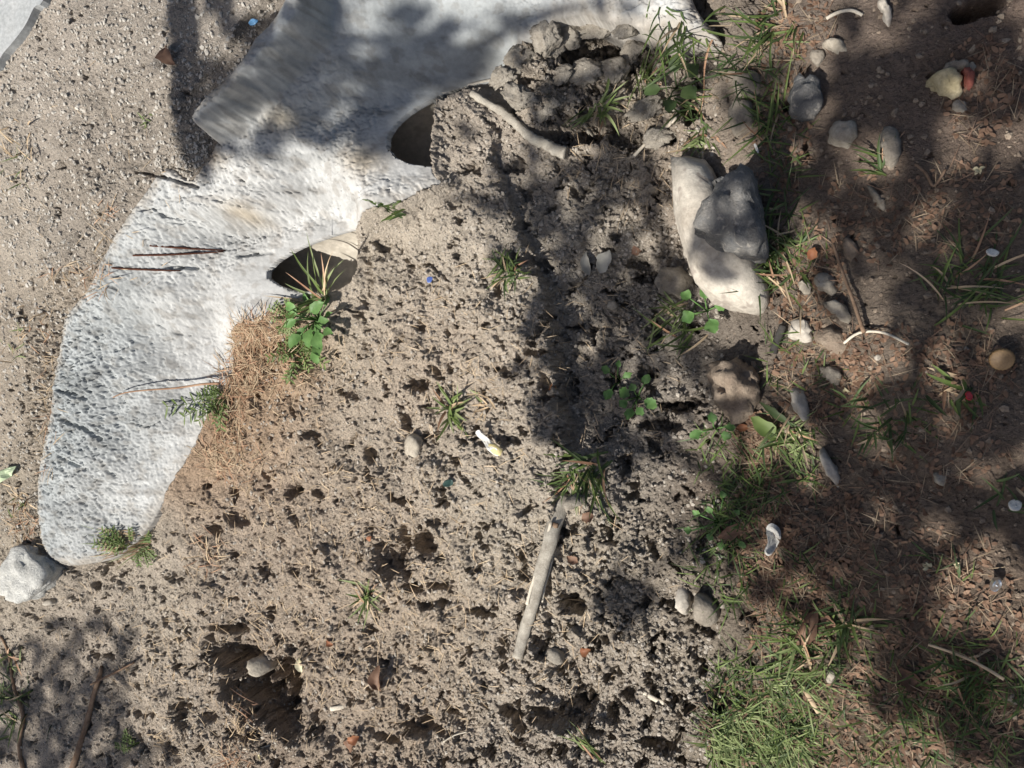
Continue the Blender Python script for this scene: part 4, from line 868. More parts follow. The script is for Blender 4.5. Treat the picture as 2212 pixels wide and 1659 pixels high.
for k, (x, y, lb) in enumerate([(1825, 846, 'small cream fallen flower below the grey shard'), (2003, 1222, 'cream fallen flower at the edge of the sunny patch on the lower bank'), (2066, 1218, 'cream fallen flower nearest the silver foil'), (2112, 369, 'white fallen flower beside the forked stalk'), (1725, 935, 'white-green flower on the grass tuft below the long pale stone'), (565, 1632, 'tiny white flower beside the dry tuft at the bottom')]):
    fl = bpy.data.objects.new('fallen_flower', None); COL.objects.link(fl); fl.location = at(x, y, .006)
    for j in range(4):
        V, F = leaf_mesh(random.uniform(.006, .010), .0028, .3, .5, 4); pt = link('petal', mesh_py('petal', V, F), M['petal'], fl); pt.rotation_euler = (random.uniform(-.3, .3), random.uniform(-.9, -.1), j * random.uniform(.7, 1.3) + k)
    tag(fl, lb, 'flower')

# ------------------------------------------------------------------ plants
def arc(base, az, lean, L, droop, n=6, twist=0.0):
    """points of a blade that rises from base, leans by `lean` and bends over"""
    out = []; p = np.array(base, float); el = math.pi / 2 - lean
    for i in range(n + 1):
        out.append(p.copy())
        p = p + L / n * np.array([math.cos(az) * math.cos(el), math.sin(az) * math.cos(el), math.sin(el)])
        el -= droop / n; az += twist / n
    return out
def keep_up(pts, org, clear=.002):
    for p in pts[1:]:
        w = p + org; z = float(surf_z(w[0], w[1])[0]) + clear
        if w[2] < z: p[2] += z - w[2]
    return pts
def tuft(name, label, cat, px, py, n, L, width, mats, az=None, spread=math.pi, lean=(.35, 1.25), droop=(.3, 1.3), dry=0, base_r=.008, group=None, single=True):
    t = bpy.data.objects.new(name, None); COL.objects.link(t); org = at(px, py, -.002); t.location = org
    n, width = int(n * 1.35), width * .74
    for i in range(n + dry):
        a = (random.uniform(0, 2 * math.pi) if az is None else math.radians(az) + random.uniform(-spread, spread)); l = L * random.uniform(.55, 1.1)
        bs = np.array([random.gauss(0, base_r), random.gauss(0, base_r), 0])
        pts = keep_up(arc(bs, a, random.uniform(*lean), l, random.uniform(*droop), 6, random.uniform(-.5, .5)), org)
        w = width * random.uniform(.7, 1.15)
        wid = [w * f for f in (.55, .9, 1.0, .95, .75, .45, .04)]
        b = MB(); b.ribbon(pts, wid, random.uniform(-.5, .5))
        b.build('blade', M[random.choice(mats) if i < n else random.choice(['straw', 'straw', 'straw_red'])], t)
    return tag(t, label, cat, group)
G = 'grass tufts on the ditch bed and bank'
tuft('grass_tuft', 'long-bladed grass tuft growing at the lower pipe mouth', 'grass', 702, 645, 14, .125, .0035, ['grass', 'grass_pale', 'grass'], 135, 1.5, (.5, 1.2), (.2, 1.2), 6, group=G)
tuft('grass_tuft', 'sunlit broad-bladed grass tuft left of the yellow scrap', 'grass', 972, 885, 15, .062, .0042, ['grass', 'grass_pale'], None, 3.14, (.5, 1.3), (.2, 1.0), 3, group=G)
tuft('grass_tuft', 'dense tuft of short grass in sun at the head of the shaded ridge', 'grass', 1100, 585, 26, .045, .0028, ['grass', 'grass_dark', 'grass'], None, 3.14, (.4, 1.3), (.4, 1.6), 6, .012, group=G)
tuft('grass_tuft', 'sparse sunlit grass tuft between the pits of the lower ditch bed', 'grass', 792, 1290, 14, .055, .0030, ['grass_pale', 'grass'], None, 3.14, (.5, 1.35), (.2, 1.0), 8, group=G)
tuft('grass_tuft', 'largest leafy grass tuft at the upper end of the driftwood stick', 'grass', 1292, 1005, 18, .105, .0042, ['grass_dark', 'grass', 'grass'], 215, 1.5, (.5, 1.3), (.2, 1.1), 4, .016, group=G)
tuft('grass_tuft', 'fine-bladed tuft overlapping the largest leafy tuft on its left', 'grass', 1248, 1030, 18, .070, .0022, ['grass', 'grass_dark', 'grass_pale'], 250, 1.4, (.5, 1.3), (.3, 1.2), 6, .014, group=G)
tuft('grass_tuft', 'spiky grass tuft on the clods, lower of two under the headwall wing', 'grass', 1290, 240, 15, .075, .0036, ['grass', 'grass_pale'], -40, 1.9, (.5, 1.2), (.2, 1.0), 2, group=G)
tuft('grass_tuft', 'spiky grass tuft on the clods, upper of two under the headwall wing', 'grass', 1386, 165, 14, .075, .0036, ['grass', 'grass_pale'], -20, 1.9, (.5, 1.2), (.2, 1.0), 3, group=G)
tuft('grass_tuft', 'shaded dark grass hanging below the end of the headwall', 'grass', 1490, 110, 26, .090, .0026, ['grass_dark', 'grass'], -80, 1.2, (.5, 1.3), (.3, 1.2), 6, .03, group=G)
tuft('grass_tuft', 'shaded grass and stalks in the cleft below the end of the headwall', 'grass', 1488, 205, 16, .070, .0028, ['grass_dark', 'grass_dark', 'grass'], -70, 1.6, (.4, 1.2), (.2, 1.0), 6, .02, group=G)
tuft('grass_tuft', 'pale hanging grass tuft just above the white concrete block', 'grass', 1508, 300, 12, .055, .0026, ['grass', 'grass_pale'], -100, 1.2, (.6, 1.3), (.3, 1.0), 6, .012, group=G)
tuft('grass_tuft', 'wide grass tuft at the lower end of the white concrete block', 'grass', 1478, 690, 24, .075, .0028, ['grass', 'grass_dark', 'grass_pale'], 200, 1.3, (.6, 1.35), (.2, 1.0), 4, .02, group=G)
tuft('grass_tuft', 'feathery dark grass at the top of the bank beside the headwall end', 'grass', 1672, 45, 22, .085, .0024, ['grass_dark', 'grass'], 190, 1.5, (.5, 1.3), (.2, 1.0), 6, .018, group=G)
tuft('grass_tuft', 'spiky dark grass stems above the bluish smooth stone', 'grass', 1632, 140, 16, .085, .0022, ['grass_dark', 'grass_dark'], 200, 1.9, (.4, 1.2), (.0, .8), 4, .02, group=G)
tuft('grass_tuft', 'thin grass blades reaching over the grey stones beside the dark rock', 'grass', 1668, 265, 16, .090, .0024, ['grass', 'grass_dark'], 160, 1.6, (.6, 1.3), (.1, .8), 5, .02, group=G)
tuft('grass_tuft', 'grass tuft growing on the right flank of the dark rock', 'grass', 1672, 470, 14, .085, .0026, ['grass', 'grass_pale', 'grass_dark'], 180, 1.4, (.5, 1.3), (.1, .9), 4, .02, group=G)
tuft('grass_tuft', 'dense grass tuft at the lower right corner of the white concrete block', 'grass', 1692, 570, 26, .075, .0024, ['grass', 'grass_dark', 'grass'], 190, 2.2, (.5, 1.3), (.2, 1.0), 10, .026, group=G)
tuft('grass_tuft', 'small grass tuft on the bare bank below the upright blue-grey stone', 'grass', 1912, 362, 10, .055, .0024, ['grass_dark', 'grass'], 120, 1.2, (.6, 1.3), (.1, .8), 3, .01, group=G)
tuft('grass_tuft', 'feathery shaded grass tuft at the right edge of the bank', 'grass', 2085, 628, 24, .085, .0022, ['grass_dark', 'grass_dark', 'grass'], 60, 1.6, (.6, 1.4), (.1, .8), 10, .024, group=G)
tuft('grass_tuft', 'dark grass tuft below the flat tan stone on the bank', 'grass', 1712, 935, 22, .062, .0026, ['grass', 'grass_pale', 'grass_dark'], 260, 1.5, (.5, 1.3), (.3, 1.1), 6, .016, group=G)
tuft('grass_tuft', 'dark green tuft in deep shade in the middle of the lower bank', 'grass', 1832, 1348, 24, .070, .0030, ['grass_dark', 'grass_dark', 'grass'], None, 3.14, (.5, 1.3), (.3, 1.1), 4, .012, group=G)
tuft('grass_tuft', 'bright spreading tuft right of the rolled reddish leaf', 'grass', 1755, 1410, 26, .078, .0026, ['grass', 'grass_pale', 'grass_dark'], 170, 1.7, (.6, 1.35), (.2, 1.0), 6, .02, group=G)
tuft('grass_tuft', 'grass tuft at the foot of the pale seed stem on the lower right bank', 'grass', 2100, 1448, 20, .065, .0024, ['grass_dark', 'grass'], 190, 1.6, (.5, 1.3), (.2, 1.0), 6, .02, group=G)
tuft('grass_tuft', 'small broad-leaved tuft beside the red plastic scrap', 'grass', 2068, 838, 9, .055, .0040, ['grass', 'grass_dark'], 240, 2.0, (.6, 1.3), (.1, .8), 4, .012, group=G)
tuft('grass_tuft', 'dark green tuft in shade left of the round pale pebble', 'grass', 1910, 900, 18, .055, .0030, ['grass_dark'], None, 3.14, (.5, 1.3), (.2, 1.0), 4, .02, group=G)
tuft('grass_tuft', 'dark grass tuft at the right edge above the white scrap', 'grass', 2205, 1060, 12, .050, .0028, ['grass_dark'], None, 3.14, (.5, 1.3), (.2, 1.0), 2, .02, group=G)
tuft('grass_tuft', 'tiny weed growing alone on the gravel road', 'grass', 318, 264, 8, .022, .0030, ['grass_pale'], None, 3.14, (.6, 1.4), (.1, .6), 0, .006, group=G)
tuft('grass_tuft', 'sparse grass on the gravel at the left edge', 'grass', 30, 345, 14, .045, .0022, ['grass', 'straw'], None, 3.14, (.6, 1.4), (.1, .8), 6, .03, group=G)
tuft('grass_tuft', 'thin grass on the gravel below the sparse left-edge grass', 'grass', 48, 730, 12, .040, .0022, ['grass_pale', 'straw'], None, 3.14, (.6, 1.4), (.1, .8), 8, .03, group=G)
tuft('grass_tuft', 'grass and straw left of the low end of the headwall', 'grass', 45, 1085, 14, .045, .0024, ['grass', 'straw', 'straw'], None, 3.14, (.6, 1.4), (.1, .8), 10, .02, group=G)
tuft('grass_tuft', 'shaded green growth at the lower left corner', 'grass', 40, 1530, 22, .090, .0036, ['grass_dark', 'grass'], None, 3.14, (.5, 1.3), (.2, 1.0), 4, .04, group=G)
tuft('grass_tuft', 'green blades over the shaded left edge near the broken chunk', 'grass', 14, 1440, 12, .060, .0034, ['grass_dark', 'grass_pale'], None, 3.14, (.5, 1.3), (.2, 1.0), 4, .03, group=G)
tuft('grass_tuft', 'two bent green blades springing from the rim above the lower pipe', 'grass', 872, 458, 6, .062, .0042, ['grass', 'grass_dark'], 185, .6, (.7, 1.2), (.3, 1.2), 0, .006, group=G)
tuft('grass_tuft', 'thin pale blade crossing the rough soil at the bottom', 'grass', 1290, 1640, 5, .085, .0026, ['grass_pale', 'grass'], 130, .5, (.9, 1.35), (.0, .5), 2, .01, group=G)
tuft('grass_tuft', 'pale creeping sprig right of the broad-bladed sunlit tuft', 'grass', 1062, 868, 8, .040, .0026, ['grass_pale', 'straw'], 190, 1.5, (.9, 1.4), (.0, .5), 3, .012, group=G)
tuft('dry_tuft', 'yellow dry grass tuft on the lower rim of the big pit', 'dry grass', 532, 1582, 30, .050, .0016, ['straw', 'straw'], 60, 1.8, (.3, 1.2), (.1, .8), 0, .012)
tuft('dry_tuft', 'brown dry grass mat cut by the bottom edge', 'dry grass', 505, 1640, 34, .055, .0016, ['straw', 'straw_red'], None, 3.14, (.6, 1.35), (.2, 1.0), 0, .024)
tuft('dry_tuft', 'rusty dry root clump left of the two small pits', 'dry grass', 450, 1190, 30, .045, .0015, ['straw_red', 'straw'], None, 3.14, (.8, 1.4), (.2, 1.0), 0, .022)
tuft('dry_tuft', 'flat bundle of straw stalks left of the fern sprig at the bottom', 'dry grass', 350, 1612, 14, .065, .0018, ['straw'], 10, .7, (1.1, 1.45), (.0, .3), 0, .016)
tuft('dry_tuft', 'dark dry stems standing over the big pit', 'dry grass', 540, 1560, 8, .075, .0014, ['straw_red', 'leaf_brown'], 80, 1.1, (.6, 1.0), (.0, .3), 0, .02)

def broad_weed(label, px, py, leaves, mat='weed', name='broadleaf_weed', rise=.04):
    """leaves: (azimuth deg, reach, leaf length, half width)"""
    t = bpy.data.objects.new(name, None); COL.objects.link(t); org = at(px, py, -.002); t.location = org
    for a, reach, L, wd in leaves:
        a = math.radians(a + random.uniform(-8, 8)); el = random.uniform(.25, .9)
        tip = np.array([math.cos(a) * reach, math.sin(a) * reach, rise * random.uniform(.5, 1.2) * (.4 + el)])
        w = tip + org; zz = float(surf_z(w[0], w[1])[0]) + .006
        if w[2] < zz: tip[2] += zz - w[2]
        b = MB(); b.tube([np.zeros(3), tip * [.5, .5, .75], tip], .0013, 6, 1, 0); b.build('stem', M[mat], t)
        V, F = leaf_mesh(L, wd, .12, .22, 7, 1.1); lf = link('leaf', mesh_py('leaf', V, F), M[mat], t, tip)
        lf.rotation_euler = (random.uniform(-.3, .3), random.uniform(-.35, .15), a + random.uniform(-.4, .4))
    return tag(t, label, 'weed')
broad_weed('bright broad-leaved weed between the straw mat and the lower pipe mouth', 690, 692, [(a, r, L, .009 + .5 * (L - .03)) for a, r, L in [(80, .012, .034), (130, .02, .032), (30, .02, .036), (350, .026, .032), (200, .012, .030), (280, .02, .040), (320, .036, .040), (250, .036, .036), (300, .05, .034), (170, .03, .028), (60, .03, .026), (270, .06, .034), (330, .06, .030), (100, .03, .024), (45, .04, .022), (220, .045, .024), (290, .03, .028), (310, .02, .030), (240, .02, .026), (10, .036, .024), (150, .012, .022)]], 'weed', rise=.055)
broad_weed('round-leaved clover sprig in the shaded gully, left of two', 1338, 822, [(130, .018, .018, .008), (250, .018, .022, .010), (20, .015, .018, .008), (300, .02, .024, .011), (80, .025, .014, .006)], 'weed', 'clover_sprig')
broad_weed('round-leaved clover sprig in the shaded gully, right of two', 1378, 858, [(60, .03, .020, .009), (340, .02, .026, .011), (200, .015, .018, .009), (250, .022, .022, .010), (100, .012, .016, .008), (290, .02, .018, .008)], 'weed', 'clover_sprig')
broad_weed('seedling with small round leaves beside the dirt-covered rock', 1545, 925, [(80, .012, .018, .008), (330, .015, .018, .008), (190, .018, .022, .009), (20, .02, .016, .007)], 'weed', 'seedling')
broad_weed('leafy green seedling in the grass at the lower end of the white block', 1528, 672, [(90, .02, .024, .011), (200, .02, .024, .011), (300, .02, .026, .012), (20, .015, .022, .010), (150, .03, .02, .009)], 'weed', 'seedling')
broad_weed('dark leafy weed in the cleft under the end of the headwall', 1462, 190, [(90, .02, .03, .012), (200, .025, .03, .012), (320, .02, .032, .013), (20, .02, .028, .012), (260, .03, .028, .012)], 'grass_dark', rise=.03)
broad_weed('low clover patch in the bank grass below the pebble', 1552, 1128, [(a, .02 + .012 * (a % 3), .014, .006) for a in range(0, 360, 40)], 'weed', 'clover_sprig', .02)
broad_weed('single broad green blade-leaf beside the dark tuft on the bank', 1690, 952, [(165, .006, .055, .013)], 'grass', 'green_leaf', .02)
broad_weed('dark curved leaf above the single broad green leaf on the bank', 1716, 922, [(155, .006, .060, .006)], 'grass_dark', 'green_leaf', .02)

def feather(label, px, py, sprays, mat='grass', name='feathery_weed', height=.03):
    """sprays: (azimuth deg, length, pairs)"""
    t = bpy.data.objects.new(name, None); COL.objects.link(t); org = at(px, py, -.002); t.location = org
    for a, L, n in sprays:
        a = math.radians(a); pts = [p for p in arc(np.array([random.gauss(0, .004), random.gauss(0, .004), .004]), a, random.uniform(.75, 1.1), L, random.uniform(.5, .9), 8)]
        pts = keep_up(pts, org, .012)
        b = MB(); b.tube(pts, .0008, 5, 1, 0); fr = b.build('frond', M[mat], t)
        lb = MB()
        for k in range(n):
            f = (k + 1.5) / (n + .7) * 8; i = min(7, int(f)); p = pts[i] + (pts[i + 1] - pts[i]) * (f - i)
            for s in (-1, 1):
                aa = a + s * random.uniform(.7, 1.1); l = L * .26 * (1 - .4 * abs(k / n - .5))
                q = [p + np.array([math.cos(aa), math.sin(aa), -.15]) * l * u for u in (0, .35, .7, 1)]
                lb.ribbon(q, [.0008, .0022, .0020, .0003], random.uniform(-.3, .3))
        lb.build('leaflets', M[mat], fr)['kind'] = 'stuff'
    return tag(t, label, 'weed')
feather('feathery weed hanging from the toe of the headwall beside the red twig', 492, 858, [(188, .13, 6), (205, .10, 6), (230, .075, 6), (250, .06, 6), (180, .06, 6), (160, .045, 5), (270, .075, 5), (215, .05, 5), (195, .035, 5), (140, .035, 4)])
feather('green feathery sprig at the bottom beside the straw bundle', 308, 1600, [(160, .045, 6), (185, .05, 6), (140, .035, 5), (210, .035, 5)])
feather('green feathery weed around the dry bundle on the low end of the headwall', 298, 1176, [(150, .07, 7), (175, .08, 7), (120, .05, 6), (80, .04, 5), (40, .045, 5), (330, .045, 6), (300, .05, 6), (270, .05, 6), (240, .045, 5), (160, .055, 6), (200, .04, 5), (10, .035, 5)])
tuft('dry_bundle', 'bundle of dry brown stems lying on the low end of the headwall', 'dry grass', 318, 1166, 60, .105, .0017, ['straw', 'straw_red', 'straw', 'grass_pale'], 190, .45, (.7, 1.25), (.1, .5), 0, .014)
feather('feathery green carpet weed below the bright broad-leaved weed', 655, 760, [(a, .04 + .014 * ((i * 7) % 3), 5) for i, a in enumerate(range(0, 360, 24))], 'grass')
feather('short green feathery weed left of the bright broad-leaved weed', 640, 690, [(a, .035, 5) for a in range(60, 300, 30)], 'grass_pale')

# ------------------------------------------------------------------ uncountable cover
def scatter_px(ellipses):
    """pixel positions drawn from ellipses (cx, cy, rx, ry, count)"""
    out = []
    for cx, cy, rx, ry, n in ellipses:
        r = np.sqrt(RNG.random(n)); t = RNG.random(n) * 2 * np.pi; out.append(np.stack([cx + rx * r * np.cos(t), cy + ry * r * np.sin(t)], 1))
    return np.concatenate(out)
def at_many(PX):
    z = np.full(len(PX), .05)
    for _ in range(12):
        p = p2w(PX[:, 0], PX[:, 1], z); z = .5 * z + .5 * surf_z(p[:, 0], p[:, 1])
    p = p2w(PX[:, 0], PX[:, 1], z); p[:, 2] = surf_z(p[:, 0], p[:, 1]); return p
def blades_np(name, label, cat, spots, L, width, mat, lean, droop, az=None, spread=np.pi, n=5, lift=0.0):
    P = at_many(scatter_px(spots)); m = len(P)
    l = L * RNG.uniform(.5, 1.15, m); a = RNG.uniform(0, 2 * np.pi, m) if az is None else np.radians(az) + RNG.uniform(-spread, spread, m)
    el = np.pi / 2 - RNG.uniform(lean[0], lean[1], m); dr = RNG.uniform(droop[0], droop[1], m); w = width * RNG.uniform(.6, 1.2, m); roll = RNG.uniform(-.7, .7, m)
    V = np.zeros((m, n + 1, 2, 3)); p = P.copy(); p[:, 2] += lift
    prof = np.array([.6, .95, 1, .85, .55, .06, .05])[np.linspace(0, 5, n + 1).astype(int)]
    for i in range(n + 1):
        s = np.stack([-np.sin(a) * np.cos(roll), np.cos(a) * np.cos(roll), np.sin(roll)], 1) * (w * prof[i])[:, None]
        V[:, i, 0] = p - s; V[:, i, 1] = p + s
        p = p + (l / n)[:, None] * np.stack([np.cos(a) * np.cos(el), np.sin(a) * np.cos(el), np.sin(el)], 1)
        p[:, 2] = np.maximum(p[:, 2], surf_z(p[:, 0], p[:, 1]) + .0015); el -= dr / n
    b0 = (np.arange(m) * (n + 1) * 2)[:, None]
    F = np.concatenate([np.stack([b0 + 2 * i, b0 + 2 * i + 1, b0 + 2 * i + 3, b0 + 2 * i + 2], -1) for i in range(n)], 1).reshape(-1, 4)
    o = link(name, mesh_np(name, V.reshape(-1, 3), F), M[mat]); return tag(o, label, cat, None, 'stuff')
BANK = [(1640, 1580, 120, 90, 500), (1600, 1480, 80, 60, 160), (1560, 1200, 60, 120, 170), (1600, 1080, 70, 60, 170), (1680, 1020, 90, 60, 120), (1720, 1420, 120, 80, 180), (1900, 1560, 200, 100, 200), (2100, 1560, 120, 100, 130), (1720, 1280, 120, 90, 90), (1950, 1300, 160, 120, 60), (2080, 620, 90, 60, 60), (1690, 560, 60, 60, 90), (1640, 160, 60, 140, 70), (1690, 380, 50, 120, 70), (1720, 780, 90, 80, 70), (1900, 900, 100, 60, 60), (1560, 980, 60, 60, 70), (2160, 1450, 60, 80, 50), (2000, 1480, 160, 100, 80)]
def share(E, f): return [(a, b, c, d, max(1, int(n * f))) for a, b, c, d, n in E]
blades_np('bank_grass', 'green grass growing over the right bank', 'grass', share(BANK, .36), .048, .0013, 'grass', (.5, 1.35), (.2, 1.3))
blades_np('bank_grass', 'darker grass mixed into the cover of the right bank', 'grass', share(BANK, .34), .048, .0013, 'grass_dark', (.5, 1.35), (.2, 1.3))
blades_np('bank_grass', 'pale young grass in the lower corner of the bank', 'grass', [(1620, 1600, 110, 70, 300), (1700, 1480, 80, 60, 60), (1690, 950, 40, 40, 30)], .060, .0014, 'grass_pale', (.6, 1.3), (.2, 1.0), -20, 1.2)
STRAW = [(1650, 1150, 70, 160, 500), (1700, 1330, 90, 120, 420), (1640, 950, 50, 60, 260), (1760, 1180, 120, 160, 420), (1900, 1250, 160, 200, 460), (2080, 1350, 130, 200, 420), (1850, 1550, 260, 110, 700), (2100, 1550, 110, 100, 240), (1780, 820, 120, 100, 360), (1900, 780, 120, 80, 160), (2080, 800, 110, 110, 220), (1740, 620, 90, 90, 260), (1690, 250, 70, 200, 240), (2120, 200, 90, 120, 200), (2080, 450, 130, 110, 180), (1880, 470, 150, 110, 180), (1720, 60, 90, 60, 120), (2000, 980, 180, 90, 220), (1600, 1560, 90, 100, 200)]
blades_np('straw_litter', 'dry straw and stem litter strewn over the right bank', 'straw', share(STRAW, .20), .036, .0006, 'straw_bank', (1.0, 1.55), (-.5, .9), None, np.pi, 5, .002)
blades_np('straw_litter', 'reddish dead stems strewn over the right bank', 'straw', share(STRAW, .30), .034, .0006, 'straw_dark', (1.0, 1.55), (-.5, .9), None, np.pi, 5, .002)
MAT = [(550, 755, 45, 50, 420), (520, 820, 50, 40, 330), (570, 700, 50, 16, 160), (500, 900, 35, 70, 280), (480, 980, 45, 50, 240), (620, 800, 60, 40, 160), (520, 1000, 60, 50, 120), (215, 600, 26, 40, 60), (150, 590, 40, 30, 50), (110, 860, 16, 200, 120), (60, 1140, 30, 40, 120), (230, 480, 14, 40, 40)]
blades_np('straw_mat', 'tan straw mat along the toe of the headwall', 'straw', share(MAT, .36), .045, .0008, 'straw', (1.0, 1.5), (.0, .9), None, np.pi, 4, .002)
blades_np('straw_mat', 'rust-brown dead stems in the mat along the headwall toe', 'straw', share(MAT, .22), .040, .0008, 'straw_red', (1.0, 1.5), (.0, .9), None, np.pi, 4, .002)
BED = [(800, 950, 350, 250, 260), (700, 1250, 350, 250, 330), (1000, 1400, 300, 220, 180), (500, 1450, 250, 180, 260), (1050, 700, 180, 160, 90), (1300, 800, 160, 200, 130), (1350, 350, 150, 150, 110), (1250, 1300, 200, 200, 90), (250, 1400, 200, 150, 110), (200, 400, 200, 300, 40)]
blades_np('straw_litter', 'scattered straw bits and rootlets on the ditch bed', 'straw', BED, .030, .0006, 'straw', (1.25, 1.57), (-.2, .3), None, np.pi, 4, .002)

LIT = [(x, y, rx, ry, int(n * .9)) for x, y, rx, ry, n in STRAW]
blades_np('leaf_litter', 'broken brown leaf litter on the right bank', 'leaf litter', LIT, .010, .0028, 'litter', (1.1, 1.57), (-.6, .6), None, np.pi, 3, .002)
def rocks_np(name, label, cat, P, size, mat, flat=.7, kind='stuff'):
    """loose bits: perturbed icosahedra, half sunk"""
    g = (1 + 5 ** .5) / 2
    B = np.array([(-1, g, 0), (1, g, 0), (-1, -g, 0), (1, -g, 0), (0, -1, g), (0, 1, g), (0, -1, -g), (0, 1, -g), (g, 0, -1), (g, 0, 1), (-g, 0, -1), (-g, 0, 1)], float); B /= np.linalg.norm(B[0])
    T = np.array([(0, 11, 5), (0, 5, 1), (0, 1, 7), (0, 7, 10), (0, 10, 11), (1, 5, 9), (5, 11, 4), (11, 10, 2), (10, 7, 6), (7, 1, 8), (3, 9, 4), (3, 4, 2), (3, 2, 6), (3, 6, 8), (3, 8, 9), (4, 9, 5), (2, 4, 11), (6, 2, 10), (8, 6, 7), (9, 8, 1)])
    m = len(P); Q = np.linalg.qr(RNG.normal(size=(m, 3, 3)))[0]
    V = B[None] * RNG.uniform(.65, 1.25, (m, 12, 1)) * RNG.uniform(.6, 1.2, (m, 1, 3)); V = np.einsum('mij,mkj->mki', Q, V)
    V[:, :, 2] *= flat; V = V * size[:, None, None] + P[:, None, :] + np.array([0, 0, 1]) * (size * .15)[:, None, None]
    F = (T[None] + (np.arange(m) * 12)[:, None, None]).reshape(-1, 3)
    o = link(name, mesh_np(name, V.reshape(-1, 3), F, False), M[mat]); return tag(o, label, cat, None, kind)
def pxrect(x0, y0, x1, y1, n): return np.stack([RNG.uniform(x0, x1, n), RNG.uniform(y0, y1, n)], 1)
PX = np.concatenate([pxrect(0, 0, 600, 700, 5200), pxrect(0, 650, 140, 1180, 900), pxrect(340, 290, 450, 395, 260)]); P = at_many(PX)
ok = bilin(SD, P[:, 0], P[:, 1]) < -.003; P = P[ok]; rocks_np('gravel', 'loose grey gravel covering the road shoulder', 'gravel', P, .0016 + .0042 * RNG.random(len(P)) ** 2.5, 'gravel')
PX = np.concatenate([pxrect(480, 480, 1560, 1700, 8500), pxrect(0, 1230, 600, 1700, 2600), pxrect(950, 60, 1550, 700, 3200), pxrect(1050, 1380, 1540, 1680, 1500)]); P = at_many(PX)
ok = bilin(SD, P[:, 0], P[:, 1]) < -.002; P = P[ok]; rocks_np('soil_crumbs', 'loose dry soil crumbs on the ditch bed', 'soil crumbs', P, .0012 + .0040 * RNG.random(len(P)) ** 3.0, 'crumb')
PX = pxrect(1540, -40, 2260, 1700, 2600); P = at_many(PX); rocks_np('soil_crumbs', 'small stones and crumbs strewn over the right bank', 'soil crumbs', P, .0012 + .0048 * RNG.random(len(P)) ** 3.5, 'brown_stone')

# ------------------------------------------------------------------ trees beyond the frame that throw the dappled shade
SHADE = {  # shaded patches noted as (x, y, rx, ry, leaves per 100 px x 100 px)
 0: [(900, 110, 200, 80, 5.2), (620, 70, 130, 90, 5.0), (560, 200, 130, 70, 4.2), (760, 180, 160, 80, 4.2), (700, 300, 200, 36, 4.4), (1010, 120, 110, 60, 5.5), (850, 240, 110, 50, 3.6), (1130, 50, 90, 40, 3.4), (1280, 15, 80, 20, 4.0), (400, 140, 24, 170, 5.0), (475, 60, 26, 120, 4.4), (400, 330, 50, 45, 4.4), (500, 330, 70, 50, 3.0)],
 1: [(2000, 130, 240, 150, 4.4), (1900, 220, 190, 70, 4.8), (2150, 450, 110, 110, 4.6), (2130, 30, 130, 70, 5.5), (1720, 270, 80, 90, 3.8), (1590, 520, 80, 70, 5.0), (1620, 440, 60, 50, 4.0), (2060, 620, 150, 70, 4.0), (1860, 610, 110, 60, 3.4), (2100, 920, 160, 90, 4.6), (1950, 900, 120, 70, 4.4), (2020, 1060, 190, 80, 4.8), (1830, 960, 80, 60, 4.2), (1840, 1230, 120, 120, 4.2), (1900, 1380, 150, 90, 4.0), (2100, 1500, 140, 90, 3.4), (1740, 860, 120, 70, 2.8), (1570, 1220, 90, 100, 3.4), (1600, 1060, 90, 60, 3.2), (1250, 560, 120, 120, 3.6), (1300, 720, 130, 150, 4.4), (1350, 880, 120, 120, 4.4), (1420, 990, 70, 60, 3.4), (1430, 620, 90, 80, 4.2), (1370, 1260, 70, 70, 3.6), (1130, 440, 80, 60, 3.0), (1330, 330, 110, 90, 3.0), (1450, 160, 90, 90, 4.0), (1260, 240, 100, 70, 2.8), (1640, 190, 70, 120, 2.8), (1800, 440, 100, 60, 3.2), (1580, 830, 70, 50, 3.6), (2190, 760, 60, 160, 3.2), (1190, 330, 60, 80, 2.6), (960, 430, 36, 40, 2.6), (1990, 730, 90, 40, 2.0), (1280, 460, 110, 80, 3.6), (1400, 440, 80, 80, 3.4), (1250, 660, 70, 90, 4.0), (1260, 900, 60, 100, 4.2), (1480, 760, 60, 70, 3.8), (1330, 100, 130, 50, 3.8), (1180, 200, 70, 60, 2.6), (1720, 1080, 120, 70, 3.6), (1700, 1250, 110, 70, 2.6), (2000, 1230, 90, 60, 3.0), (1800, 1120, 130, 60, 4.0), (2150, 1600, 120, 70, 3.4), (1950, 1480, 120, 60, 3.4), (1720, 380, 60, 110, 3.0), (1990, 400, 120, 60, 3.0), (1900, 520, 120, 50, 3.6), (2180, 600, 60, 60, 4.0), (2190, 1120, 60, 110, 3.6)],
 2: [(60, 1510, 130, 180, 5.2), (200, 1560, 110, 140, 4.8), (250, 1440, 50, 90, 3.6), (190, 1350, 60, 36, 2.4), (120, 1650, 260, 60, 4.6), (260, 1380, 30, 60, 2.4)]}
TREES = {0: ((-1.80, .0), 'leafy tree on the far side of the road that shades the headwall'), 1: ((.75, -1.95), 'leafy tree on the bank that shades the right side'), 2: ((-2.7, -3.3), 'leafy tree at the lower left that shades the corner')}
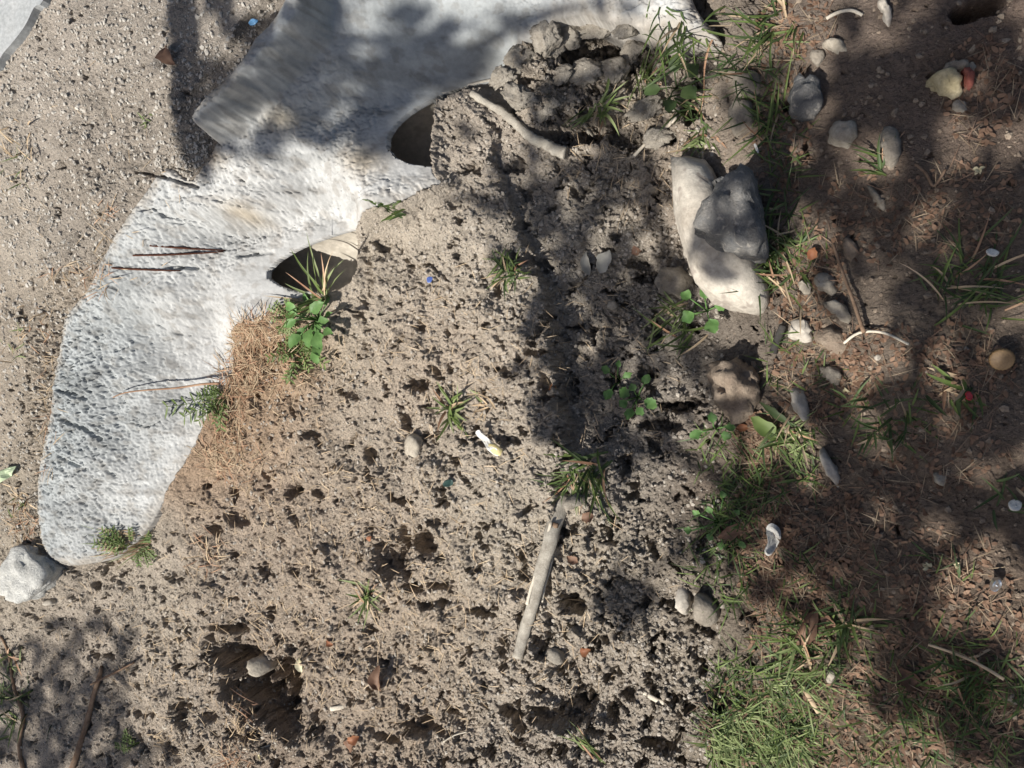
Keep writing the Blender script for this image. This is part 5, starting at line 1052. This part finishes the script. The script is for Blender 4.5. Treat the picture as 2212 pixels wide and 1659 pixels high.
for k, blobs in SHADE.items():
    (tx, ty), lb = TREES[k]; tree = bpy.data.objects.new('tree', None); COL.objects.link(tree)
    tz = float(surf_z(tx, ty)[0]) - .05; tree.location = (tx, ty, tz); T0 = np.array([tx, ty, tz])
    tag(tree, lb, 'tree', 'trees around the ditch')
    top = np.array([0, 0, 2.75]); tr = MB(); tr.tube([np.zeros(3), np.array([.02, .03, .9]), np.array([-.02, .02, 1.9]), top], [.11, .085, .07, .045], 12, 1, .06); tr.build('trunk', M['bark'], tree)
    cents = []; Vl = []
    for x, y, rx, ry, dens in blobs:
        D = random.uniform(2.7, 3.4) if k == 0 else random.uniform(2.6, 3.6); n = int(dens * math.pi * rx * ry / 1e4 * (1.25, 1.5, 2.0)[k])
        c0 = soft(x, y) + SUN * D; cents.append(c0 - T0)
        nc = max(3, int(math.pi * rx * ry / (2600, 1700, 1700)[k])); r = np.sqrt(RNG.random(nc)); t = RNG.random(nc) * 2 * np.pi      # leaves grow in sprigs with gaps between
        cx, cy = x + rx * r * np.cos(t), y + ry * r * np.sin(t); w = RNG.integers(0, nc, n)
        PX = np.stack([cx[w] + RNG.normal(0, 30, n), cy[w] + RNG.normal(0, 17, n)], 1); p = p2w(PX[:, 0], PX[:, 1], softz(*soft(x, y)[:2])) + SUN * (D + RNG.uniform(-.35, .35, n))[:, None] - T0
        Vl.append(p)
    P = np.concatenate(Vl); m = len(P)
    d = RNG.normal(size=(m, 3)); d[:, 2] *= .5; d /= np.linalg.norm(d, axis=1)[:, None]
    nn = SUN + .8 * RNG.normal(size=(m, 3)); s = np.cross(d, nn); s /= np.linalg.norm(s, axis=1)[:, None]
    L = RNG.uniform(.05, .095, m)[:, None]; Wd = L * RNG.uniform(.17, .27, (m, 1))
    bend = np.cross(s, d) * L * .08
    V = np.stack([P - d * L * .5, P - d * L * .15 - s * Wd + bend, P + d * L * .2 - s * Wd * .9 + bend, P + d * L * .5, P + d * L * .2 + s * Wd * .9 + bend, P - d * L * .15 + s * Wd + bend], 1).reshape(-1, 3)
    b0 = (np.arange(m) * 6)[:, None]; F = np.concatenate([b0 + np.array([[0, 1, 2, 5]]), b0 + np.array([[2, 3, 4, 5]])], 0)
    crown = link('crown', mesh_np('crown', V, F, False), M['tree_leaf'], tree); crown['kind'] = 'stuff'
    if k == 0:                                             # low limb whose shadow lies along the gravel beside the curb
        A, B = p2w(398, -90, .23) + SUN * 2.5 - T0, p2w(412, 330, .22) + SUN * 1.95 - T0
        br = MB(); br.tube(smooth_line([top, (top + A) / 2 + [0, 0, .1], A, (A + B) / 2 + [.015, 0, 0], B], 5), list(np.linspace(.05, .026, 21)), 9, 1, .12); br.build('limb', M['bark'], tree)
    # limbs reach from the trunk to each spray of leaves, chained to the nearest spray already reached
    done = [top]; todo = list(range(len(cents)))
    while todo:
        i, j = min(((i, j) for i in todo for j in range(len(done))), key=lambda q: np.linalg.norm(cents[q[0]] - done[q[1]]))
        a, b = done[j], cents[i]; mid_ = (a + b) / 2 + np.array([0, 0, .10 * np.linalg.norm(b - a)]); r0 = .018 if j else .035
        br = MB(); br.tube(smooth_line([a, mid_, b], 5), list(np.linspace(r0, .006, 11)), 7, 1, .08); br.build('limb', M['bark'], tree)
        done.append(b); todo.remove(i)
